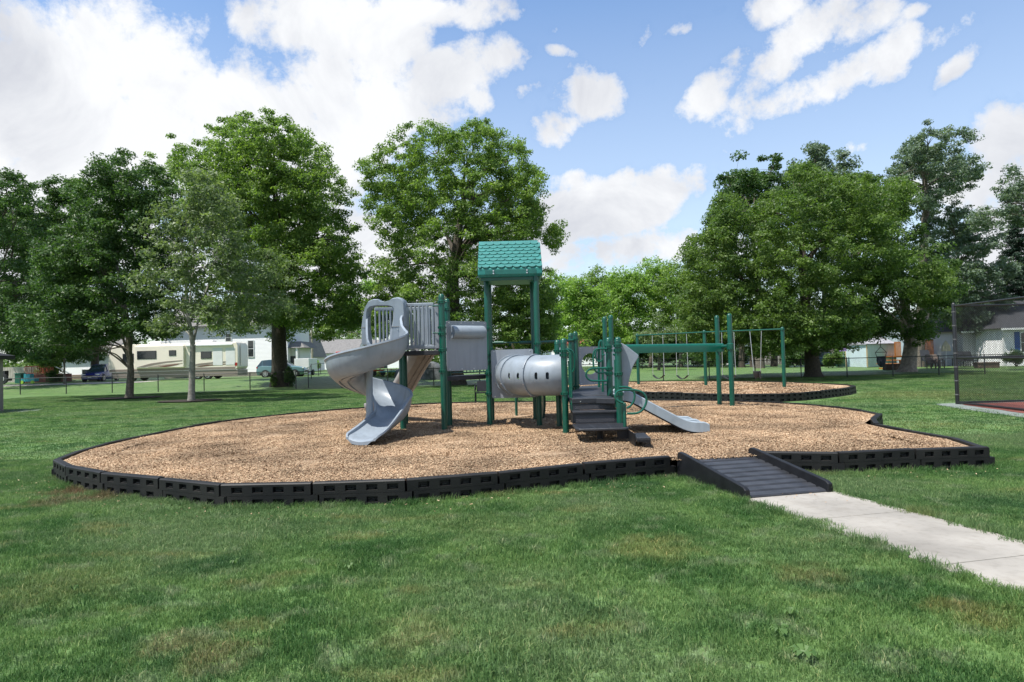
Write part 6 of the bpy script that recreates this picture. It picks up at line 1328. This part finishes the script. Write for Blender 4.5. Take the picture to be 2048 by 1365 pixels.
def tree(name, label, key, Y, tr, fork, r0, circ, per=90, size=.2, cl=.55, dens=1.0, bark=BARKG, cat='tree', up=.55, depth=1.0, group=None, jitter=.15, zmin=None, flare=1.5, aspect=.6, voids=-.75):
    """tr: pixel column of the trunk foot; circ: crown masses as pixel circles in the plane at distance Y"""
    f = at(tr, 760, Y); zb = terrain(f.x, Y); root = thing(name, label, cat, (f.x, Y, zb), group=group); s_ = Y / FPX; Cs, Rs, T = [], [], []
    cxm = sum(c[0] * c[2] for c in circ) / sum(c[2] for c in circ)
    half = max(abs(c[0] - cxm) + c[2] for c in circ) * s_
    for c in circ:
        px, py, pr = c[:3]; r = pr * s_ ; q = at(px, py, Y); u = abs(q.x - at(cxm, py, Y).x) / half
        span = math.sqrt(max(.05, 1 - u * u)) * half * .62 * depth; ndep = max(1, int(round(2 * span / (r * 1.5))))
        for k in range(ndep):
            dy = 0 if ndep == 1 else (-span + 2 * span * k / (ndep - 1)); rr = r * (1 - .18 * abs(dy) / (half + .01)); ctr = np.array([q.x * (1 + dy / Y * .9), Y + dy, CAMH + (q.z - CAMH) * (1 - .95 * abs(dy) / Y) - rr * .12 + random.uniform(-.2, .2)])
            n = max(5, int(dens * random.uniform(.75, 1.5) * 7.5 * (rr / cl) ** 2 * .42)); d = rng.normal(0, 1, (n, 3)); d /= np.linalg.norm(d, axis=1)[:, None]; u_ = rng.uniform(.45, 1.0, n) ** .6
            Cs.append(ctr + d * (rr * u_ * (1 + rng.normal(0, jitter, n)))[:, None] * np.array([1, 1, .92])); Rs.append(np.stack([cl * rng.uniform(.6, 1.25, n)] * 3, 1) * np.array([1.15, 1.15, .62])); T.append(ctr)
    Cs = np.concatenate(Cs); Rs = np.concatenate(Rs); ph = rng.uniform(0, 6.28, 3); fq = 2.6 / max(cl, .5) * .62
    fv = np.sin(Cs[:, 0] * fq + ph[0] + .6 * np.sin(Cs[:, 2] * fq)) + np.sin(Cs[:, 1] * fq * .8 + ph[1]) + np.sin(Cs[:, 2] * fq * 1.15 + ph[2] + .5 * np.sin(Cs[:, 0] * fq * 1.3))
    k = (Cs[:, 2] > (zb + 1.6 if zmin is None else zmin)) & (fv > voids); Cs, Rs = Cs[k], Rs[k]
    fk = at(*fork, Y); T = [t for t in T if t[2] > fk.z - 1]; random.shuffle(T)
    limbs(root, (f.x, Y, zb - .15), fk, r0, T[:16], bark, Cs, flare=flare)
    per_ = per; foliage('crown', root, Cs, Rs, per_, size, key, up=up, aspect=aspect)
    tree.total += len(Cs) * per_; return root
tree.total = 0
tree('maple_tree', 'leaning maple with forked trunk in the left mulch ring', 'dark', 40, 258, (262, 740), .24, [(240,345,45),(295,365,55),(200,400,55),(255,430,70),(175,480,60),(320,450,60),(230,530,75),(150,560,55),(315,550,60),(250,620,65),(180,640,50),(315,640,42),(135,625,45),(130,520,50),(110,680,34),(170,700,26),(70,640,40)], per=56, size=.19, cl=.52, zmin=3.1, dens=1.15, voids=-1.2)
tree('young_maple_tree', 'slender olive leaved tree in the right mulch ring', 'olive', 34.6, 382, (386, 690), .17, [(405,365,38),(380,430,52),(440,430,55),(350,510,55),(430,520,62),(495,520,52),(370,590,55),(440,610,52),(515,590,48),(560,610,34),(335,650,38),(495,650,32),(420,400,45),(330,440,45),(300,560,40),(545,540,40)], per=25, size=.195, cl=.42, zmin=3.5, dens=1.0, depth=.8, voids=-.9, bark=mat('light_grey_bark', (.2, .19, .165), .9, .3, 9, bump=.8, bscale=22), flare=1.3)
tree('oak_tree', 'big fresh green tree with massive trunk beside the teal suv', 'fresh', 52, 560, (556, 600), .62, [(540,280,66),(475,285,60),(600,315,66),(410,325,60),(640,385,66),(565,375,60),(480,385,75),(655,470,66),(600,530,75),(685,555,52),(520,510,80),(640,620,56),(560,620,45),(470,600,60),(695,630,32),(350,335,50),(420,430,60),(590,440,50)], per=50, size=.225, cl=.56, voids=-1.0, bark=BARKD, flare=1.35)
tree('sycamore_tree', 'big green tree centred behind the slide deck and tower', 'fresh', 48, 908, (905, 560), .60, [(800,305,58),(870,295,55),(950,290,55),(1015,315,45),(770,355,55),(850,375,72),(950,380,75),(1040,370,48),(800,440,60),(900,470,75),(1000,450,66),(1055,425,38),(795,530,52),(860,575,66),(960,560,66),(1040,575,55),(1105,465,24),(815,620,48),(905,640,46),(1000,640,50),(1060,645,42),(1085,640,30),(1075,590,42),(770,600,40),(755,640,30),(850,665,30),(960,675,34),(1040,680,30),(1090,680,20)], per=48, size=.20, cl=.52, dens=1.15, voids=-1.25, bark=BARKD, flare=1.7)
tree('dark_maple_tree', 'dense dark tree behind the leaning maple', 'dark', 72, 190, (190, 690), .45, [(90,400,50),(120,480,70),(160,420,50),(60,560,70),(150,600,60),(100,650,55),(180,690,34),(210,560,60),(140,375,35),(130,690,40),(30,640,50),(60,450,50)], per=52, size=.27, cl=.7, dens=1.2, voids=-1.3, zmin=2.6, bark=BARKD)
tree('dark_elm_tree', 'dark feathery tree cut off by the left edge', 'dark', 60, -30, (-20, 650), .45, [(20,375,50),(-40,380,60),(40,430,60),(-10,500,80),(40,560,70),(10,640,60),(60,690,40),(-60,600,80)], per=50, size=.28, cl=.75, dens=1.2, voids=-1.3, bark=BARKD)
tree('sapling', 'thin young tree left of the blue wagon', 'mid', 60, 129, (129, 710), .09, [(118,690,20),(135,680,18),(105,705,16),(95,715,14)], per=50, size=.2, cl=.35, zmin=1.4)
tree('mulberry_tree', 'broad bushy round crowned tree with dark trunk right of the swings', 'mid', 45, 1627, (1622, 700), .56, [(1640,385,52),(1560,430,66),(1700,400,60),(1480,485,62),(1600,500,88),(1720,500,88),(1425,560,52),(1500,580,75),(1620,600,80),(1400,620,42),(1470,650,45),(1555,660,45),(1680,660,36),(1440,450,34),(1740,410,50),(1530,690,28),(1600,345,22),(1640,655,45),(1590,640,55),(1700,640,45),(1395,650,34),(1420,690,26),(1850,560,50),(1400,500,36),(1385,600,36),(1450,420,30),(1790,380,30)], per=50, size=.18, cl=.48, voids=-1.1, bark=BARKD, flare=1.5, jitter=.12)
tree('silver_maple_tree', 'spreading tree with pale furrowed double trunk behind the fence', 'deep', 50, 1815, (1822, 690), .60, [(1790,450,62),(1840,530,66),(1780,590,70),(1860,620,46),(1880,560,42),(1750,520,60),(1835,665,30),(1745,645,36),(1700,600,50),(1800,400,35),(1720,620,45)], per=62, size=.22, cl=.62, bark=mat('furrowed_bark', (.22, .19, .16), .95, .35, 6, bump=1, bscale=12), flare=1.6)
tree('walnut_tree', 'dark green tree top showing behind left side of the round tree', 'dark', 72, 1520, (1515, 560), .4, [(1500,345,44),(1455,350,30),(1480,390,36),(1545,335,30),(1550,390,40),(1520,430,40)], per=70, size=.36, cl=.8)
tree('poplar_tree', 'silvery green tree top behind the round tree', 'silver', 74, 1650, (1650, 560), .4, [(1610,335,34),(1660,315,38),(1705,345,34),(1590,370,36),(1650,375,55),(1720,400,40),(1630,300,14)], per=60, size=.34, cl=.8, dens=.8)
tree('cottonwood_tree', 'tall open crowned grey green tree above the others at right', 'silver', 62, 1838, (1850, 440), .42, [(1850,275,42),(1895,295,45),(1818,298,28),(1935,335,30),(1885,345,36),(1795,345,24),(1775,400,34),(1740,370,20),(1850,320,30),(1860,400,20)], per=46, size=.26, cl=.6, dens=.85, up=.4, voids=-1.5)
tree('willow_tree', 'drooping grey green tree right of the round tree', 'silver', 64, 1905, (1910, 600), .4, [(1895,445,44),(1950,465,44),(1905,530,55),(1925,595,50),(1965,555,36),(1880,600,40),(1860,500,40),(2000,540,26),(1930,640,34),(1990,600,24)], per=56, size=.26, cl=.62, dens=1.15, voids=-1.5)
tree('offset_silver_tree', 'branches of a grey green tree reaching in from the right edge', 'silver', 46, 2190, (2130, 480), .38, [(2000,405,26),(2040,350,34),(1965,425,24),(2045,415,26),(2090,380,60),(2140,330,70),(2180,430,90),(2120,520,50)], per=46, size=.2, cl=.46, dens=.95, depth=.5, voids=-1.3)
mb = MB(); 
# spruce
def spruce():
    Y = 66; x = at(2046, 700, Y).x; r = thing('spruce_tree', 'dark spruce above the grey house at the right edge', 'tree', (x, Y, 0)); zt = at(2046, 415, Y).z
    mb = MB(); mb.tube([(x, Y, -.1), (x, Y, zt)], [.28, .03], 8); mb.build('trunk', BARKD, r); C_, R_ = [], []
    for k in range(30):
        t = k / 29; z = 2.2 + (zt - 2.2) * t; rad = 3.1 * (1 - t) ** .85 + .15; nb = max(5, int(17 * (1 - t)) + 5)
        for j in range(nb):
            a = random.uniform(0, 2 * PI)
            for f in (.25, .5, .75, .97): C_.append((x + rad * f * math.cos(a), Y + rad * f * math.sin(a), z - .35 * f * rad * .5)); R_.append((.45, .45, .22))
    foliage('crown', r, np.array(C_), np.array(R_), 26, .26, 'spruce', up=.3, droop=.8, aspect=.3)
spruce()
# tree row beyond the far lawn
row = [('tall light green tree at the left of the far row behind the tower', 1118, 585, 58, 92, 'bright'), ('pale trunked tree of the far row right of the tower', 1160, 590, 52, 84, 'bright'), ('full crowned tree in the middle of the far row', 1205, 580, 62, 98, 'fresh'), ('bright green tree above the pair of tall green posts', 1255, 578, 58, 90, 'bright'), ('taller tree of the far row left of the round tree', 1310, 560, 60, 96, 'bright'), ('dark edged tree of the far row touching the round tree', 1365, 560, 62, 88, 'fresh'), ('far tree behind the left half of the round tree', 1420, 590, 60, 94, 'mid')]
for i, (lab, px, py, r, Y, key) in enumerate(row):
    cs = [(px, py, r * .72), (px - r * .45, py + r * .4, r * .6), (px + r * .45, py + r * .4, r * .6), (px - r * .2, py - r * .35, r * .5), (px + r * .3, py - r * .2, r * .5), (px - r * .1, py + r * 1.0, r * .6), (px + r * .4, py + r * 1.1, r * .5), (px - r * .5, py + r * 1.15, r * .45), (px + r * .1, py + r * .15, r * .6), (px, py + r * 1.6, r * .4)]
    tree('row_tree', lab, key, Y, px + random.uniform(-10, 10), (px, py + 40), .28, cs, per=34, size=.36, cl=.95, dens=1.3, voids=-1.6, bark=BARKP if i in (1, 3) else BARKG, group='trees in the far row', depth=.8, flare=1.2)
lb = [('first dark trunked tree beyond the swings, left of three', 1484), ('middle one of three dark trunked trees beyond the swings', 1508), ('right one of three dark trunked trees beyond the swings', 1549)]
for lab, px in lb: tree('shade_tree', lab, 'mid', 78, px, (px, 680), .38, [(px, 640, 40), (px - 30, 655, 30), (px + 28, 655, 30), (px, 600, 45)], per=30, size=.38, cl=1.0, dens=.8, bark=BARKD, group='dark trunked trees beyond the swings', flare=1.2)
tree('round_bush', 'grey green rounded bush before the far row of trees', 'olive', 74, 1318, (1318, 700), .15, [(1318, 655, 30), (1295, 675, 24), (1342, 675, 24), (1318, 690, 30)], per=46, size=.26, cl=.6, zmin=.3, cat='bush')
tree('ash_tree', 'light green tree between the two biggest left trees', 'bright', 96, 735, (735, 650), .3, [(735,600,34),(715,630,34),(755,640,34),(700,600,22),(740,570,14)], per=34, size=.42, cl=1.0, bark=BARKG)
tree('far_elm_tree', 'tree behind the low white building left of the slide', 'mid', 150, 650, (650, 690), .4, [(650,665,26),(615,672,20),(690,665,30),(580,665,28),(730,670,26)], per=30, size=.6, cl=1.5)
def bush(label, px, Y, w, h, key, size=.14, name='bush', n=30):
    c = at(px, 740, Y); zb = terrain(c.x, Y); r = thing(name, label, 'bush', (c.x, Y, zb)); mb = MB()
    for k in range(7): a = random.uniform(0, 2 * PI); mb.tube([(c.x, Y, zb), (c.x + w * .3 * math.cos(a), Y + w * .3 * math.sin(a), zb + h * .6)], .02, 5)
    mb.build('stems', BARKG, r); d = rng.normal(0, 1, (n, 3)); d /= np.linalg.norm(d, axis=1)[:, None]; C_ = np.array([c.x, Y, zb + h * .5]) + d * np.array([w / 2, w / 2, h / 2]) * rng.uniform(.3, .85, (n, 1)); C_[:, 2] = np.maximum(C_[:, 2], zb + .12)
    foliage('leaves', r, C_, np.full((n, 3), min(w, h) * .22), 60, size, key)
bush('dark shrubby growth right beside the trunk of the oak', 578, 51.2, 1.0, 1.7, 'dark'); bush('small dark shoots left of the big oak trunk', 547, 51.0, .5, 1.3, 'mid')
bush('round clipped shrub at the corner of the grey house', 2032, 55, 1.7, 1.4, 'dark'); bush('shrub beside the red deck stairs', 108, 68, 1.6, 1.3, 'dark'); bush('yellow green bush in front of the deck', 95, 72, 3.0, 3.2, 'mid', .2)
bush('bright green bush seen between the tower post and stairs', 1092, 92, 2.4, 2.2, 'bright', .25); bush('low yellow bush before the distant white house', 617, 100, 4, 2, 'bright', .3); bush('dark hedge behind the swings', 1440, 84, 12, 2.6, 'dark', .3, n=90); bush('leafy bush left of the dark right trunk', 1590, 72, 4, 2.2, 'dark', .25); bush('bush behind the fence beside the blue shed', 1665, 66, 2.6, 1.6, 'mid', .2)
bush('dark undergrowth below the far row of trees', 1255, 104, 22, 6.5, 'dark', .5, n=160); bush('dark undergrowth under the right row end', 1385, 92, 12, 5, 'dark', .45, n=110)
# flower bed behind the slide
def flowers():
    c = at(770, 750, 62); n = 70; x = c.x + rng.uniform(-2.8, 2.6, n); C_ = np.stack([x, 62 + rng.uniform(-.8, .8, n), .35 + rng.uniform(0, .55, n)], 1); o = foliage('flower_bed', None, C_, np.full((n, 3), .28), 40, .13, 'bright'); tag(o, 'bed of green plants and flowers behind the spiral slide', 'flowers', kind='stuff')
    LEAVES['flower'] = leafmat('flower_petals', (.55, .05, .02), (.75, .28, .22), .2); C_ = C_[rng.choice(n, 34)] + np.array([0, -.15, .15]); o = foliage('flower_heads', None, C_, np.full((len(C_), 3), .22), 12, .13, 'flower'); tag(o, 'red and orange flowers behind the spiral slide', 'flowers', kind='stuff')
flowers()
# distant woodland that closes the horizon
def woodland():
    C_ = []
    for k in range(900):
        a = random.uniform(-1.25, 1.25); d = random.uniform(165, 200); x, y = d * math.sin(a) * 1.6, d * math.cos(a) * .6 + 95; C_.append((x, y, random.uniform(0, 7 + 2 * math.sin(x * .05))))
    C_ = np.array(C_); o = foliage('distant_woodland', None, C_, np.full((len(C_), 3), 2.8) * np.array([1.4, 1.4, 1]), 60, 1.1, 'mid'); tag(o, 'low band of distant woodland along the horizon', 'woodland', kind='stuff')
woodland()
# broad leaved weeds in the near lawn
def weeds():
    WD = leafmat('weed_leaf', (.06, .125, .032), (.11, .19, .06), .3); n = 0
    for px, py, s_, lab in ((1560, 1275, .13, 'middle of the three large ones at lower right'), (1610, 1320, .15, 'lowest of the three large ones at lower right'), (1580, 1240, .09, 'topmost of the three large ones at lower right'), (1490, 1060, .08, 'close below the front corner of the ramp'), (700, 1145, .08, 'left of centre between border and brown spots'), (780, 1075, .07, 'small one just below the middle of the front border'), (470, 1135, .07, 'small one below the left front border'), (1300, 1085, .06, 'in the pale yellowish patch left of the walk'), (150, 1190, .06, 'nearest the left edge of the lawn')):
        g = ground(px, py); V, F = [], []
        for k in range(15):
            a = random.uniform(0, 2 * PI); l = s_ * random.uniform(.25, .65); w = l * .5; d = Vector((math.cos(a), math.sin(a), 0)); b = Vector((-d.y, d.x, 0)); c = g + Vector((0, 0, .035)) + d * .01; m = c + d * l * .55 + Vector((0, 0, .035)); e = c + d * l + Vector((0, 0, .012)); o = len(V)
            V += [c, m + b * w / 2, e, m - b * w / 2]; F.append((o, o + 1, o + 2, o + 3))
        mb = MB(); mb.v = [tuple(v) for v in V]; mb.f = F; o = mb.build('broadleaf_weed', WD); tag(o, 'broad leaved weed in the lawn, ' + lab, 'weed', 'weeds in the lawn')
        a = o.data.attributes.new('v', 'FLOAT', 'FACE'); a.data.foreach_set('value', [random.random() for _ in F])
weeds()
print('LEAF QUADS', tree.total)
